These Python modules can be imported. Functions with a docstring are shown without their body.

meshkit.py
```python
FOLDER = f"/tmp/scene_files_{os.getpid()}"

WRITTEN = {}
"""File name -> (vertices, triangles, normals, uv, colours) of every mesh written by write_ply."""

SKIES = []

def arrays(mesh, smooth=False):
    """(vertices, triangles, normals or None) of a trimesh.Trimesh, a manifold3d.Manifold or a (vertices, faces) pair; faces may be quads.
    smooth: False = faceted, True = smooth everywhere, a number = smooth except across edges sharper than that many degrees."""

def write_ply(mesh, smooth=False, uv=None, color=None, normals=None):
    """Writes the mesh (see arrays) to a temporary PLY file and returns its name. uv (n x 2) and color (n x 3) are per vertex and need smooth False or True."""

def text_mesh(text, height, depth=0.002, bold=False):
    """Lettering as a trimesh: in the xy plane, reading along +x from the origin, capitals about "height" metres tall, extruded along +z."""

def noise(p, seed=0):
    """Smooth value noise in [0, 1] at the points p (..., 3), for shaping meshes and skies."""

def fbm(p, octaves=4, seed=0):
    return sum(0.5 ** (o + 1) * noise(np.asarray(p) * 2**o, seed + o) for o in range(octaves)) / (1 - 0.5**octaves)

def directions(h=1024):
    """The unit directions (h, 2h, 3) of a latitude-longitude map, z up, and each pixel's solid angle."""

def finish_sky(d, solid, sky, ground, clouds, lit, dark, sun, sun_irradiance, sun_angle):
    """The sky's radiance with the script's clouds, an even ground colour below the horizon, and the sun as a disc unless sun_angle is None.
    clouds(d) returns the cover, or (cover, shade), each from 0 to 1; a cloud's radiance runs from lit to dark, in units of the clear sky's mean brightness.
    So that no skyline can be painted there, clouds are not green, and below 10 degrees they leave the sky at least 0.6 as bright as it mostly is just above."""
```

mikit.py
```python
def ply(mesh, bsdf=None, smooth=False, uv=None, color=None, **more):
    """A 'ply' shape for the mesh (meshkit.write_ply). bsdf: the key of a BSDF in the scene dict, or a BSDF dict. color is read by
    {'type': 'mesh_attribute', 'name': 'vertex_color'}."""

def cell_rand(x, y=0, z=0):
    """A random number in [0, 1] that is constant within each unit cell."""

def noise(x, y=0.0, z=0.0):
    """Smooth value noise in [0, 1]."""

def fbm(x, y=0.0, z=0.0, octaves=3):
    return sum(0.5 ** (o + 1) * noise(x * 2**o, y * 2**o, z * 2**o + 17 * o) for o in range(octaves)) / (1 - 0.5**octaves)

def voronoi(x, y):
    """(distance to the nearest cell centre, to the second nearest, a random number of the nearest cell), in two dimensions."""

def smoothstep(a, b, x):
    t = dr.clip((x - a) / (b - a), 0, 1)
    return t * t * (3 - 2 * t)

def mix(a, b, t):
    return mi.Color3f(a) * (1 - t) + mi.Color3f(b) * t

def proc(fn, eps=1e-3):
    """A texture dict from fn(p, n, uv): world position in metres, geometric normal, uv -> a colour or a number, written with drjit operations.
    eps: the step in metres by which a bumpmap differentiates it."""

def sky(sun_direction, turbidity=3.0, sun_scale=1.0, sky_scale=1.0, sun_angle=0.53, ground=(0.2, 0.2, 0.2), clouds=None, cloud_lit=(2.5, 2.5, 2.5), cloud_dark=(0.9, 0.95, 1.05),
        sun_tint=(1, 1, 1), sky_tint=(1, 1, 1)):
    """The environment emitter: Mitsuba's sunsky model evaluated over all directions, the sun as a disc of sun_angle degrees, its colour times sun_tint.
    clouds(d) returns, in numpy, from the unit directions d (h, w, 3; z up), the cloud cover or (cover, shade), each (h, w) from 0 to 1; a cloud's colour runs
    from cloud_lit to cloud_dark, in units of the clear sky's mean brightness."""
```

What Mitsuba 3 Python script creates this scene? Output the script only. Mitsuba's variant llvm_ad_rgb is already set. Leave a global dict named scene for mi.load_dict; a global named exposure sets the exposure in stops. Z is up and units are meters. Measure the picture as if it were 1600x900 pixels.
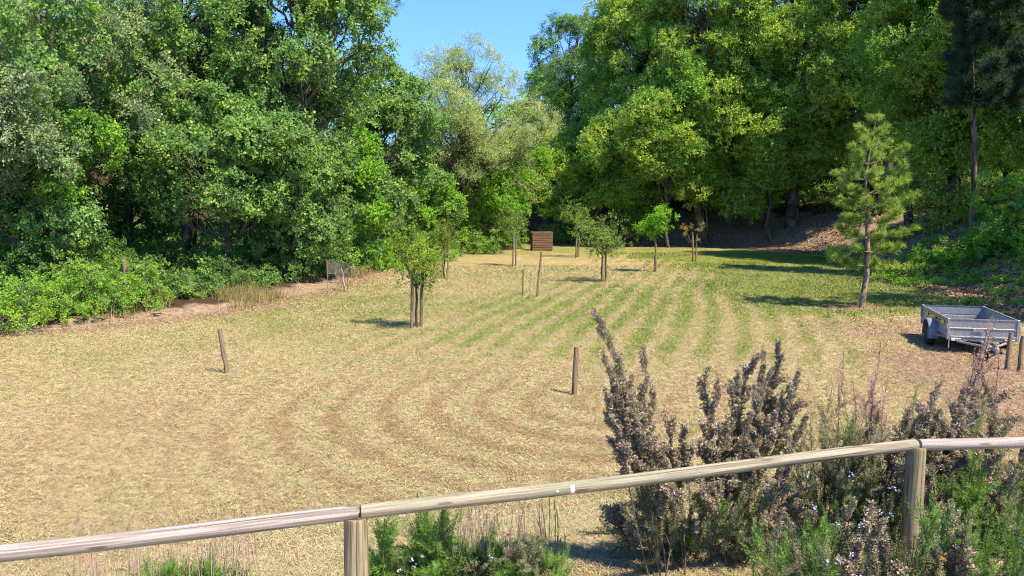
import math
import numpy as np, trimesh, drjit as dr, mitsuba as mi
import mikit, meshkit
from mikit import proc, noise, fbm, voronoi, smoothstep, mix
T = mi.ScalarTransform4f
PI = math.pi
scene, labels = {}, {}

# ---------------------------------------------------------------- camera, sky, exposure
EYE = np.array([0.0, 0.0, 3.4])
FOV, PITCH = 66.0, math.atan(130 / 1232.0)
FWD = np.array([0, math.cos(PITCH), -math.sin(PITCH)])
scene['camera'] = {'type': 'perspective', 'fov': FOV, 'fov_axis': 'x', 'near_clip': 0.1, 'far_clip': 2000.0,
                   'to_world': T().look_at(origin=EYE.tolist(), target=(EYE + FWD).tolist(), up=[0, 0, 1])}
EL, AZ = math.radians(57), (0.75, -0.66)
SUN = (AZ[0] * math.cos(EL), AZ[1] * math.cos(EL), math.sin(EL))
scene['sky'] = mikit.sky(SUN, turbidity=3.0, sky_tint=(0.60, 0.86, 1.20), sun_tint=(1.0, 0.985, 0.95))
exposure = 2.8

# ---------------------------------------------------------------- helpers: numbers
FPX = 800 / math.tan(math.radians(FOV / 2))
UPV = np.array([0, math.sin(PITCH), math.cos(PITCH)])


def ray(px, py):
    d = FWD + np.array([1.0, 0, 0]) * (px - 800) / FPX - UPV * (py - 450) / FPX
    return d


def at(px, py, D):
    """The point at depth D (metres along y) that the survey of the photograph puts at this bearing."""
    d = ray(px, py)
    return EYE + d * (D / d[1])


def sm(a, b, x):
    t = np.clip((np.asarray(x, float) - a) / (b - a), 0, 1)
    return t * t * (3 - 2 * t)


FOOT = np.array([[60.0, -5], [14.0, 4], [14.8, 14], [16.8, 26], [18.4, 36], [20.2, 46], [22.0, 56], [18.5, 63.5], [10, 67], [-3, 72], [-60, 80]])   # foot of the wooded bank
LEFT = np.array([[-60.0, 4], [-22, 13.5], [-13.5, 20.6], [-11.3, 23.0], [-9.9, 24.3], [-8.9, 26.2], [-8.2, 29.5], [-7.4, 33.0], [-7.2, 38.5], [-6.8, 45], [-4.4, 52], [-0.6, 61], [0.5, 72]])  # edge of the mown field


def polydist(x, y, P):
    """Signed distance to a polyline, positive to its right."""
    x, y = np.asarray(x, float), np.asarray(y, float)
    best, sign = np.full(x.shape, 1e9), np.ones(x.shape)
    for a, b in zip(P[:-1], P[1:]):
        e = b - a
        t = np.clip(((x - a[0]) * e[0] + (y - a[1]) * e[1]) / (e @ e), 0, 1)
        qx, qy = x - a[0] - t * e[0], y - a[1] - t * e[1]
        d = np.hypot(qx, qy)
        s = np.sign(qx * e[1] - qy * e[0])
        sign = np.where(d < best, s, sign)
        best = np.minimum(d, best)
    return best * np.where(sign == 0, 1, sign)


def height(x, y):
    x, y = np.asarray(x, float), np.asarray(y, float)
    near = 0.75 * (1 - sm(4.9, 9.5, y - 0.3 * x))
    b = np.maximum(polydist(x, y, FOOT), 0)
    bank = 10.0 * (1 - np.exp(-b * 0.045)) * sm(-0.5, 3.5, b)
    back = 0.05 * np.maximum(y - 66, 0) * sm(66, 90, y)
    l = np.maximum(-polydist(x, y, LEFT), 0)
    left = 0.25 * sm(0.2, 2.0, l)
    p = np.stack([x, y, x * 0], -1)
    wob = 0.10 * (meshkit.fbm(p * 0.25, 3, 5) - 0.5) + 0.035 * (meshkit.fbm(p * 1.7, 2, 9) - 0.5)
    return near + np.minimum(bank + back, 14) + left + wob * sm(3, 12, np.hypot(x, y))


def hz(x, y):
    return float(height(np.array([x]), np.array([y]))[0])


def on_ground(px, py):
    d, t = ray(px, py), 3.0
    while t < 150:
        p = EYE + d * t
        if p[2] < hz(p[0], p[1]):
            break
        t += 0.05 + t * 0.002
    return np.array([p[0], p[1], hz(p[0], p[1])])


def fields(x, y):
    """(greenness -1..1, bareness 0 straw, 1 dry earth and litter, 2 woodland soil) of the ground."""
    p = np.stack([x, y, x * 0], -1)
    n1, n2 = meshkit.fbm(p * 0.16, 3, 21), meshkit.fbm(p * 0.9, 3, 22)
    cx, cy, dx, dy = 1.5, 13.2, 0.262, 0.965
    rx, ry = x - cx + 0.5 * (n1 - 0.5), y - cy
    t = np.maximum(rx * dx + ry * dy, 0)
    s = np.hypot(rx - t * dx, ry - t * dy)
    s = s + 0.35 * (meshkit.fbm(p * 0.3, 2, 33) - 0.5)
    stripe = np.clip(1.9 * np.cos(2 * PI * s / 0.82 + 1.8 * (n1 - 0.5)), -1, 1)
    band = sm(7.6, 5.0, s) * sm(6.5, 9, y) * sm(58, 46, y)
    gm = np.exp(-((x - 4.5 - 0.12 * (y - 25)) / 5.2) ** 2 - ((y - 27) / 9) ** 2)
    right = sm(6.5, 11, x) * sm(21.5, 24.5, y - 0.1 * x) * sm(58, 50, y)
    back = sm(44, 56, y)
    leftm = np.exp(-((x + 7) / 7) ** 2 - ((y - 23) / 8) ** 2)
    g = 0.10 + 0.5 * (n1 - 0.5) + 0.9 * (n2 - 0.5) * 0.6 + 0.42 * gm + 0.62 * right + 0.35 * back + 0.10 * leftm - 0.16 * sm(17, 11, y) + 0.10 * sm(14, 22, y)
    nearf = sm(21, 15, y)
    fine = np.clip(2.0 * np.cos(2 * PI * s / 0.82 + 1.8 * (n1 - 0.5)) + 0.2, -1, 1)
    g = g + fine * band * 0.33 * nearf * (0.5 + n2)
    g = np.where(nearf > 0, np.minimum(g, 0.12 + 0.9 * (1 - nearf)), g)
    g = g + stripe * band * (1 - 0.8 * nearf) * (0.15 + 0.13 * gm) * (0.6 + 0.8 * n2)
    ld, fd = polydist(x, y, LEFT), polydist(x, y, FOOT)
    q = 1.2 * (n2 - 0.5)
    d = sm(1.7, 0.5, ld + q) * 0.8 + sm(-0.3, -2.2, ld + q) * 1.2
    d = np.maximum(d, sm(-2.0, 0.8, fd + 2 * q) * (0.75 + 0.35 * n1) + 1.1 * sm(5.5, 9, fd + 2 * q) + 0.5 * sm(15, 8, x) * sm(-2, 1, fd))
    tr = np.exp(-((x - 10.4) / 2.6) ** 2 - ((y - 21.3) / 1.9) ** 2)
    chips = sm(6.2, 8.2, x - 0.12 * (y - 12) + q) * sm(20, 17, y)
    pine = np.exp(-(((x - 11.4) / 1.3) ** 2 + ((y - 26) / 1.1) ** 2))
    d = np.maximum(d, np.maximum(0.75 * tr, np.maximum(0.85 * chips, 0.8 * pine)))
    return np.clip(g, -1, 1), np.clip(d, 0, 2)


# ---------------------------------------------------------------- helpers: meshes
def join(parts):
    """parts: (v, f, attribute or None) -> one of the same."""
    vs, fs, cs, n = [], [], [], 0
    for v, f, c in parts:
        vs.append(v); fs.append(np.asarray(f) + n); cs.append(c); n += len(v)
    return np.vstack(vs), np.vstack(fs), (None if cs[0] is None else np.vstack(cs))


def tube(pts, rad, sides=8, wob=0.0, seed=0, caps=True):
    """Tapered tube along pts; uv = (around 0..1, metres along)."""
    P, R = np.asarray(pts, float), np.broadcast_to(np.asarray(rad, float), (len(pts),))
    t = np.gradient(P, axis=0)
    t /= np.linalg.norm(t, axis=1, keepdims=True) + 1e-12
    ref = np.array([0, 0, 1.0]) if abs(t[:, 2]).mean() < 0.9 else np.array([1.0, 0, 0])
    a = np.cross(t, ref); a /= np.linalg.norm(a, axis=1, keepdims=True) + 1e-12
    b = np.cross(t, a)
    ang = np.arange(sides + 1) / sides * 2 * PI
    ring = np.cos(ang)[None, :, None] * a[:, None] + np.sin(ang)[None, :, None] * b[:, None]
    L = np.concatenate([[0], np.cumsum(np.linalg.norm(np.diff(P, axis=0), axis=1))])
    rr = np.repeat(R[:, None], sides + 1, 1)
    if wob:
        q = np.stack(np.broadcast_arrays(np.cos(ang)[None] * 1.3, np.sin(ang)[None] * 1.3, L[:, None] * 2.2 + seed * 7), -1)
        rr = rr * (1 + wob * (meshkit.fbm(q, 2, seed) - 0.5) * 2)
    v = (P[:, None] + ring * rr[..., None]).reshape(-1, 3)
    uv = np.stack(np.broadcast_arrays((ang / 2 / PI)[None], L[:, None]), -1).reshape(-1, 2)
    i = np.arange(len(P) - 1)[:, None] * (sides + 1) + np.arange(sides)[None]
    i = i.reshape(-1)
    f = np.vstack([np.stack([i, i + sides + 1, i + 1], 1), np.stack([i + 1, i + sides + 1, i + sides + 2], 1)])
    if caps:
        for end, flip in ((0, False), (len(P) - 1, True)):
            k = len(v)
            rim = v[end * (sides + 1):(end + 1) * (sides + 1)]
            v = np.vstack([v, rim, P[end][None]])
            cuv = np.stack([np.cos(ang) * 0.08 + 7, np.sin(ang) * 0.02 + 3], 1)
            uv = np.vstack([uv, cuv, [[7, 3]]])
            j = np.arange(sides)
            cf = np.stack([k + j, k + j + 1, np.full(sides, k + sides + 1)], 1)
            f = np.vstack([f, cf[:, ::-1] if flip else cf])
    return v, f, uv


def curve(p0, p1, sag, n=6, rng=None, jit=0.0):
    t = np.linspace(0, 1, n)[:, None]
    P = p0 * (1 - t) + p1 * t + np.asarray(sag) * (4 * t * (1 - t))
    if rng is not None and jit:
        P[1:-1] += rng.normal(0, jit, (n - 2, 3))
    return P


def box(x0, x1, y0, y1, z0, z1, ch=0.0):
    m = trimesh.creation.box((x1 - x0, y1 - y0, z1 - z0))
    if ch:
        import manifold3d as m3
        hx, hy, hzz = (x1 - x0) / 2, (y1 - y0) / 2, (z1 - z0) / 2
        c = min(ch, hx * .9, hy * .9, hzz * .9)
        pts = [(sx * (hx - c * (k != 0)), sy * (hy - c * (k != 1)), sz * (hzz - c * (k != 2))) for sx in (-1, 1) for sy in (-1, 1) for sz in (-1, 1) for k in range(3)]
        m = trimesh.convex.convex_hull(np.array(pts))
    m.apply_translation(((x0 + x1) / 2, (y0 + y1) / 2, (z0 + z1) / 2))
    return m


cat = trimesh.util.concatenate


def norm(v):
    return v / (np.linalg.norm(v, axis=-1, keepdims=True) + 1e-12)


def blades(p, d, n, L, W, col, fold=0.15, mid=0.45, tri=False):
    """Kite-shaped leaves (two folded triangles) or single triangles: base p, direction d, face normal about n."""
    d = norm(d)
    s = norm(np.cross(d, n))
    n = np.cross(s, d)
    L, W = np.broadcast_to(L, len(p))[:, None], np.broadcast_to(W, len(p))[:, None]
    k = np.arange(len(p))
    if tri:
        v = np.stack([p - s * W / 2, p + s * W / 2, p + d * L], 1).reshape(-1, 3)
        f = np.stack([3 * k, 3 * k + 1, 3 * k + 2], 1)
        return v, f, np.repeat(col, 3, 0)
    m = p + d * L * mid + n * W * fold
    v = np.stack([p, m + s * W / 2, p + d * L, m - s * W / 2], 1).reshape(-1, 3)
    f = np.vstack([np.stack([4 * k, 4 * k + 1, 4 * k + 2], 1), np.stack([4 * k, 4 * k + 2, 4 * k + 3], 1)])
    return v, f, np.repeat(col, 4, 0)


def tint(rng, base, n, spread=0.22, warm=0.12, tip=None, tip_share=0.0):
    b = np.array(base)[None] * np.exp(rng.normal(0, spread, (n, 1)))
    b = b * (1 + rng.normal(0, warm, (n, 1)) * np.array([[1, 0.1, -0.4]]))
    if tip is not None:
        w = (rng.random((n, 1)) < tip_share)
        b = np.where(w, np.array(tip)[None] * np.exp(rng.normal(0, spread, (n, 1))), b)
    return np.clip(b, 0.003, 0.9)


used = {}


def key_for(name, parent=None):
    k = name if parent is None else parent + '__' + name
    n = used.get(k, 0)
    used[k] = n + 1
    return k if n == 0 else f'{k}_{n:03d}'


def thing(name, label, category, group=None, kind=None):
    k = key_for(name)
    labels[k] = {'label': label, 'category': category}
    if group:
        labels[k]['group'] = group
    if kind:
        labels[k]['kind'] = kind
    return k


def put(name, mesh, bsdf, parent=None, smooth=False, label=None, to_world=None):
    """One entry of the scene; mesh: trimesh, or (v, f, attribute) with uv (2 wide) or colours (3 wide)."""
    k = key_for(name, parent)
    kw = {}
    if isinstance(mesh, tuple):
        v, f, c = mesh
        if c is not None:
            kw['uv' if c.shape[1] == 2 else 'color'] = c
        mesh = (v, f)
    e = mikit.ply(mesh, bsdf, smooth=smooth, **kw)
    if to_world is not None:
        e['to_world'] = to_world
    scene[k] = e
    if label:
        labels[k] = {'label': label}
    return k


serial = {}


def scatter(key, group, mats):
    for m in mats:
        serial[key] = serial.get(key, 0) + 1
        scene[f'{key}__{serial[key]:03d}'] = {'type': 'instance', 'to_world': T(m), 'g': {'type': 'ref', 'id': group}}


def frames(pos, z, scale, rng):
    """4 x 4 matrices: local z along z, random spin."""
    n = len(pos)
    z = norm(z)
    r = rng.normal(0, 1, (n, 3))
    x = norm(r - (r * z).sum(1, keepdims=True) * z)
    y = np.cross(z, x)
    M = np.tile(np.eye(4), (n, 1, 1))
    s = np.broadcast_to(scale, n)[:, None]
    M[:, :3, 0], M[:, :3, 1], M[:, :3, 2], M[:, :3, 3] = x * s, y * s, z * s, pos
    return M


# ---------------------------------------------------------------- materials
VC = {'type': 'mesh_attribute', 'name': 'vertex_color'}
scene['leaf'] = {'type': 'principledthin', 'base_color': VC, 'roughness': 0.55, 'diff_trans': 0.7, 'eta': 1.4}
scene['dry'] = {'type': 'twosided', 'bsdf': {'type': 'diffuse', 'reflectance': VC}}


def ground_color(p, n, uv):
    f1 = fbm(p.x * 9, p.y * 14, 0, 3)
    f2 = fbm(p.x * 38, p.y * 55, 3, 2)
    f3 = fbm(p.x * 1.9, p.y * 1.9, 7, 3)
    straw = mix((0.171, 0.131, 0.061), (0.426, 0.353, 0.194), smoothstep(0.25, 0.78, 0.55 * f1 + 0.45 * f2))
    straw = mix(straw, (0.205, 0.141, 0.065), smoothstep(0.0, -0.45, uv.x) * 0.75)
    green = mix((0.057, 0.087, 0.017), (0.205, 0.251, 0.057), smoothstep(0.25, 0.8, 0.5 * f1 + 0.5 * f2))
    c = mix(straw, green, smoothstep(0.12, 0.85, uv.x + (f1 - 0.5) * 0.5 + (f3 - 0.5) * 0.3))
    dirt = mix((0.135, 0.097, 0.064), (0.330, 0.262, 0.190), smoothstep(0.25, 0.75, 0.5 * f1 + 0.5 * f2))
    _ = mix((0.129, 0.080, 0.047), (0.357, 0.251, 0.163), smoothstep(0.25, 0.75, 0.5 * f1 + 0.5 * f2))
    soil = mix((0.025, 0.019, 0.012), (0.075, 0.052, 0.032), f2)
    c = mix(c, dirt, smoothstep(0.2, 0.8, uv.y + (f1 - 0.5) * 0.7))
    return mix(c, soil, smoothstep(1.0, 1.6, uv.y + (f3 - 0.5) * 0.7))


scene['ground_mat'] = {'type': 'diffuse', 'reflectance': proc(ground_color)}


def bark_color(p, n, uv):
    g = fbm(uv.x * 9, uv.y * 3.0, p.x * 0.3, 3)
    h = fbm(p.x * 3, p.y * 3, p.z * 2, 2)
    return mix(mix((0.05, 0.042, 0.034), (0.21, 0.175, 0.14), smoothstep(0.3, 0.75, g)), (0.12, 0.125, 0.07), smoothstep(0.55, 0.8, h) * 0.5)


scene['bark'] = {'type': 'twosided', 'bsdf': {'type': 'diffuse', 'reflectance': proc(bark_color)}}


def pale_bark_color(p, n, uv):
    g = fbm(uv.x * 8, uv.y * 9, 0, 3)
    return mix((0.16, 0.14, 0.12), (0.36, 0.33, 0.30), smoothstep(0.25, 0.7, g))


def pine_bark_color(p, n, uv):
    return mix((0.10, 0.075, 0.06), (0.30, 0.25, 0.215), smoothstep(0.25, 0.75, fbm(uv.x * 7, uv.y * 9, 2, 3)))


scene['pine_bark'] = {'type': 'twosided', 'bsdf': {'type': 'diffuse', 'reflectance': proc(pine_bark_color)}}
scene['pale_bark'] = {'type': 'twosided', 'bsdf': {'type': 'diffuse', 'reflectance': proc(pale_bark_color)}}


def grained(lo, hi, extra, crack=(0.07, 0.055, 0.045)):
    def fn(p, n, uv):
        w = uv.x + 0.03 * (noise(uv.y * 2.2, uv.x * 3, 1) - 0.5)
        kd, k2, kr = voronoi(uv.x * 3.0, uv.y * 2.6)
        knot = smoothstep(0.17, 0.07, kd) * mi.Float(dr.select(kr > 0.4, 1.0, 0.0))
        w0 = 0
        g = 0.5 * noise(w * 30, uv.y * 2.4, 2) + 0.3 * noise(w * 80, uv.y * 6, 4) + 0.2 * noise(w * 5, uv.y * 4, 6)
        c = mix(lo, hi, smoothstep(0.3, 0.7, g))
        c = mix(c, extra, smoothstep(0.45, 0.75, fbm(p.x * 4, p.y * 4, p.z * 7, 2)) * 0.55)
        c = mix(c, crack, smoothstep(0.81, 0.9, noise(w * 26 + 9, uv.y * 0.9, 8)) * 0.8)
        return mix(c, (0.13, 0.095, 0.07), knot * 0.8)
    def rel(p, n, uv):
        w = uv.x + 0.03 * (noise(uv.y * 2.2, uv.x * 3, 1) - 0.5)
        return 0.6 * noise(w * 34, uv.y * 1.6, 2) + 0.4 * noise(w * 90, uv.y * 5, 4) - 1.5 * smoothstep(0.81, 0.9, noise(w * 26 + 9, uv.y * 0.9, 8))
    return {'type': 'twosided', 'bsdf': {'type': 'bumpmap', 'arbitrary': proc(rel, 2e-3), 'scale': 0.0014, 'bsdf': {'type': 'diffuse', 'reflectance': proc(fn)}}}


scene['rail_pale'] = grained((0.205, 0.182, 0.166), (0.385, 0.358, 0.335), (0.30, 0.27, 0.255))
scene['rail_tan'] = grained((0.19, 0.172, 0.125), (0.355, 0.332, 0.26), (0.235, 0.24, 0.175))
scene['post_wood'] = grained((0.156, 0.129, 0.078), (0.335, 0.289, 0.195), (0.211, 0.203, 0.125))
scene['stake_wood'] = grained((0.133, 0.098, 0.062), (0.281, 0.218, 0.148), (0.234, 0.195, 0.148))


def slat_color(p, n, uv):
    g = fbm(p.x * 3, p.y * 3, p.z * 40, 3)
    return mix((0.09, 0.05, 0.035), (0.26, 0.165, 0.12), g)


scene['slat_wood'] = {'type': 'diffuse', 'reflectance': proc(slat_color)}


def steel_color(p, n, uv):
    k = voronoi(p.x * 22 + p.z * 9, p.y * 22 + p.z * 15)[2]
    g = fbm(p.x * 2.1, p.y * 2.1, p.z * 3, 3)
    return mix((0.21, 0.215, 0.225), (0.37, 0.375, 0.38), 0.35 * k + 0.65 * g)


scene['steel'] = {'type': 'twosided', 'bsdf': {'type': 'principled', 'base_color': proc(steel_color), 'metallic': 0.35, 'roughness': 0.45, 'specular': 0.5}}
scene['blue_plastic'] = {'type': 'twosided', 'bsdf': {'type': 'principled', 'base_color': {'type': 'rgb', 'value': [0.15, 0.19, 0.25]}, 'roughness': 0.4}}
scene['blue_board'] = {'type': 'twosided', 'bsdf': {'type': 'principled', 'base_color': {'type': 'rgb', 'value': [0.14, 0.185, 0.26]}, 'roughness': 0.45, 'metallic': 0.3}}
scene['rubber'] = {'type': 'diffuse', 'reflectance': {'type': 'rgb', 'value': [0.045, 0.038, 0.031]}}
scene['dusty_rim'] = {'type': 'twosided', 'bsdf': {'type': 'diffuse', 'reflectance': {'type': 'rgb', 'value': [0.15, 0.13, 0.11]}}}
scene['yellow_film'] = {'type': 'twosided', 'bsdf': {'type': 'principled', 'base_color': {'type': 'rgb', 'value': [0.58, 0.42, 0.02]}, 'roughness': 0.4}}
scene['black_film'] = {'type': 'twosided', 'bsdf': {'type': 'diffuse', 'reflectance': {'type': 'rgb', 'value': [0.03, 0.03, 0.03]}}}
scene['white_paint'] = {'type': 'twosided', 'bsdf': {'type': 'diffuse', 'reflectance': {'type': 'rgb', 'value': [0.62, 0.62, 0.61]}}}
scene['red_lens'] = {'type': 'principled', 'base_color': {'type': 'rgb', 'value': [0.35, 0.02, 0.015]}, 'roughness': 0.25}
scene['rusty_wire'] = {'type': 'twosided', 'bsdf': {'type': 'diffuse', 'reflectance': {'type': 'rgb', 'value': [0.20, 0.175, 0.155]}}}
scene['grey_board'] = {'type': 'diffuse', 'reflectance': {'type': 'rgb', 'value': [0.45, 0.43, 0.42]}}

# ---------------------------------------------------------------- ground
def axis(segments):
    a = [segments[0][0]]
    for s, e, step in segments:
        a += list(np.linspace(s, e, max(1, round((e - s) / step)) + 1)[1:])
    return np.array(a)


gx = axis([(-400, -80, 40), (-80, -24, 4), (-24, 30, 0.27), (30, 90, 4), (90, 400, 40)])
gy = axis([(-60, 3, 3), (3, 34, 0.25), (34, 74, 0.45), (74, 130, 4), (130, 600, 45)])
X, Y = np.meshgrid(gx, gy)
Z = height(X, Y)
G, B = fields(X, Y)
nx = len(gx)
i = (np.arange(len(gy) - 1)[:, None] * nx + np.arange(nx - 1)[None]).reshape(-1)
F = np.vstack([np.stack([i, i + 1, i + nx + 1], 1), np.stack([i, i + nx + 1, i + nx], 1)])
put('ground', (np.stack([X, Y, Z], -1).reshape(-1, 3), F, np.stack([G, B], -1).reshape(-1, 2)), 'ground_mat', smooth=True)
labels['ground'] = {'label': 'mown sloping field of dry straw and green stripes', 'kind': 'structure'}

# cut stubble and clippings lying on the field
rng = np.random.default_rng(11)
N = 800000
D = 5.2 * (44 / 5.2) ** rng.random(N)
A = rng.uniform(-0.66, 0.66, N)
x, y = D * np.tan(A), D
ok = (polydist(x, y, LEFT) > 0.1)
x, y, D = x[ok], y[ok], D[ok]
g, d = fields(x, y)
r = rng.random(len(x))
straw = tint(rng, (0.365, 0.322, 0.205), len(x), 0.17, 0.06)
dark = tint(rng, (0.225, 0.172, 0.098), len(x), 0.2, 0.06)
green = tint(rng, (0.185, 0.225, 0.072), len(x), 0.24, 0.12)
litter = tint(rng, (0.262, 0.166, 0.100), len(x), 0.35, 0.08)
isg = r < np.clip(0.10 + 1.0 * np.maximum(g, -0.05), 0.02, 0.85)
isd = rng.random(len(x)) < np.clip(0.20 - 1.1 * g, 0.04, 0.65)
col = np.where(isg[:, None], green, np.where(isd[:, None], dark, straw))
col = np.where((rng.random(len(x)) < np.clip(d, 0, 1) * 0.9)[:, None], litter, col)
th = rng.uniform(0, 2 * PI, len(x))
lift = np.where(isg, rng.uniform(0.1, 0.9, len(x)), rng.uniform(0.0, 0.6, len(x)))
dv = np.stack([np.cos(th) * np.cos(lift), np.sin(th) * np.cos(lift), np.sin(lift)], 1)
nv = norm(np.stack([rng.normal(0, .5, len(x)), rng.normal(0, .5, len(x)), np.ones(len(x))], 1))
z = height(x, y) + 0.003 + rng.uniform(0, 0.016, len(x)) + 0.05 * np.maximum(meshkit.fbm(np.stack([x, y, x * 0], 1) * 3.1, 2, 41) - 0.5, 0)
L = (0.030 + 0.0021 * D) * rng.uniform(0.5, 1.6, len(x))
W = (0.0019 + 0.00048 * D) * rng.uniform(0.6, 1.4, len(x))
put('mown_grass', blades(np.stack([x, y, z], 1), dv, nv, L, W, col, tri=True), 'dry')
labels['mown_grass'] = {'label': 'short cut stubble and dry clippings lying over the mown field', 'category': 'grass', 'kind': 'stuff'}


def grass_mass(name, label, x, y, L, W, cols, lean=0.35, category='grass', seed=3, bsdf='leaf'):
    r = np.random.default_rng(seed)
    n = len(x)
    th, li = r.uniform(0, 2 * PI, n), np.abs(r.normal(0, lean, n))
    dv = np.stack([np.cos(th) * np.sin(li), np.sin(th) * np.sin(li), np.cos(li)], 1)
    nv = np.stack([np.sin(th), -np.cos(th), r.normal(0, .3, n)], 1)
    put(name, blades(np.stack([x, y, height(x, y) - 0.01], 1), dv, nv, L, W, cols, tri=True), bsdf)
    labels[name] = {'label': label, 'category': category, 'kind': 'stuff'}


def along(P, n, rng, lo, hi, t0=0.0, t1=1.0):
    """Points beside a polyline, lo..hi metres to its right."""
    seg = np.linalg.norm(np.diff(P, axis=0), axis=1)
    c = np.concatenate([[0], np.cumsum(seg)]) / seg.sum()
    t = rng.uniform(t0, t1, n)
    k = np.clip(np.searchsorted(c, t) - 1, 0, len(seg) - 1)
    u = (t - c[k]) / (c[k + 1] - c[k])
    e = np.diff(P, axis=0)[k]
    p = P[k] + e * u[:, None]
    nrm = np.stack([e[:, 1], -e[:, 0]], 1) / seg[k][:, None]
    return p + nrm * rng.uniform(lo, hi, n)[:, None]


rng = np.random.default_rng(12)
p = np.vstack([along(LEFT[1:], 26000, rng, -2.2, 0.35), along(LEFT[4:9], 9000, rng, -1.5, 0.1)])
n = len(p)
w = meshkit.fbm(np.stack([p[:, 0], p[:, 1], p[:, 0] * 0], 1) * 0.5, 2, 4)
keep = rng.random(n) < sm(0.3, 0.6, w)
p, w = p[keep], w[keep]; n = len(p)
cols = np.where((rng.random(n) < 0.62)[:, None], tint(rng, (0.42, 0.32, 0.18), n, 0.25), tint(rng, (0.14, 0.2, 0.05), n, 0.25))
grass_mass('rough_grass', 'tall dry uncut grass fringing the left edge of the field', p[:, 0], p[:, 1], rng.uniform(0.15, 0.6, n), rng.uniform(0.012, 0.03, n), cols, 0.4)
rng = np.random.default_rng(14)
m = 420
D = 6 * (38 / 6) ** rng.random(m); x = D * np.tan(rng.uniform(-.62, .62, m)); y = D
ok = (polydist(x, y, LEFT) > .4) & (polydist(x, y, FOOT) < -.5)
x, y = x[ok], y[ok]
k = rng.integers(7, 22, len(x))
ox = np.repeat(x, k) + rng.normal(0, .05, k.sum()); oy = np.repeat(y, k) + rng.normal(0, .05, k.sum())
n = len(ox)
cols = np.where(np.repeat(rng.random(len(x)) < .6, k)[:, None], tint(rng, (.16, .23, .055), n, .25), tint(rng, (.26, .2, .11), n, .25))
grass_mass('weeds', 'small weeds and uncut tufts dotted over the mown field', ox, oy, rng.uniform(.04, .12, n), rng.uniform(.006, .014, n), cols, .75, 'weeds', seed=15)
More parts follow.
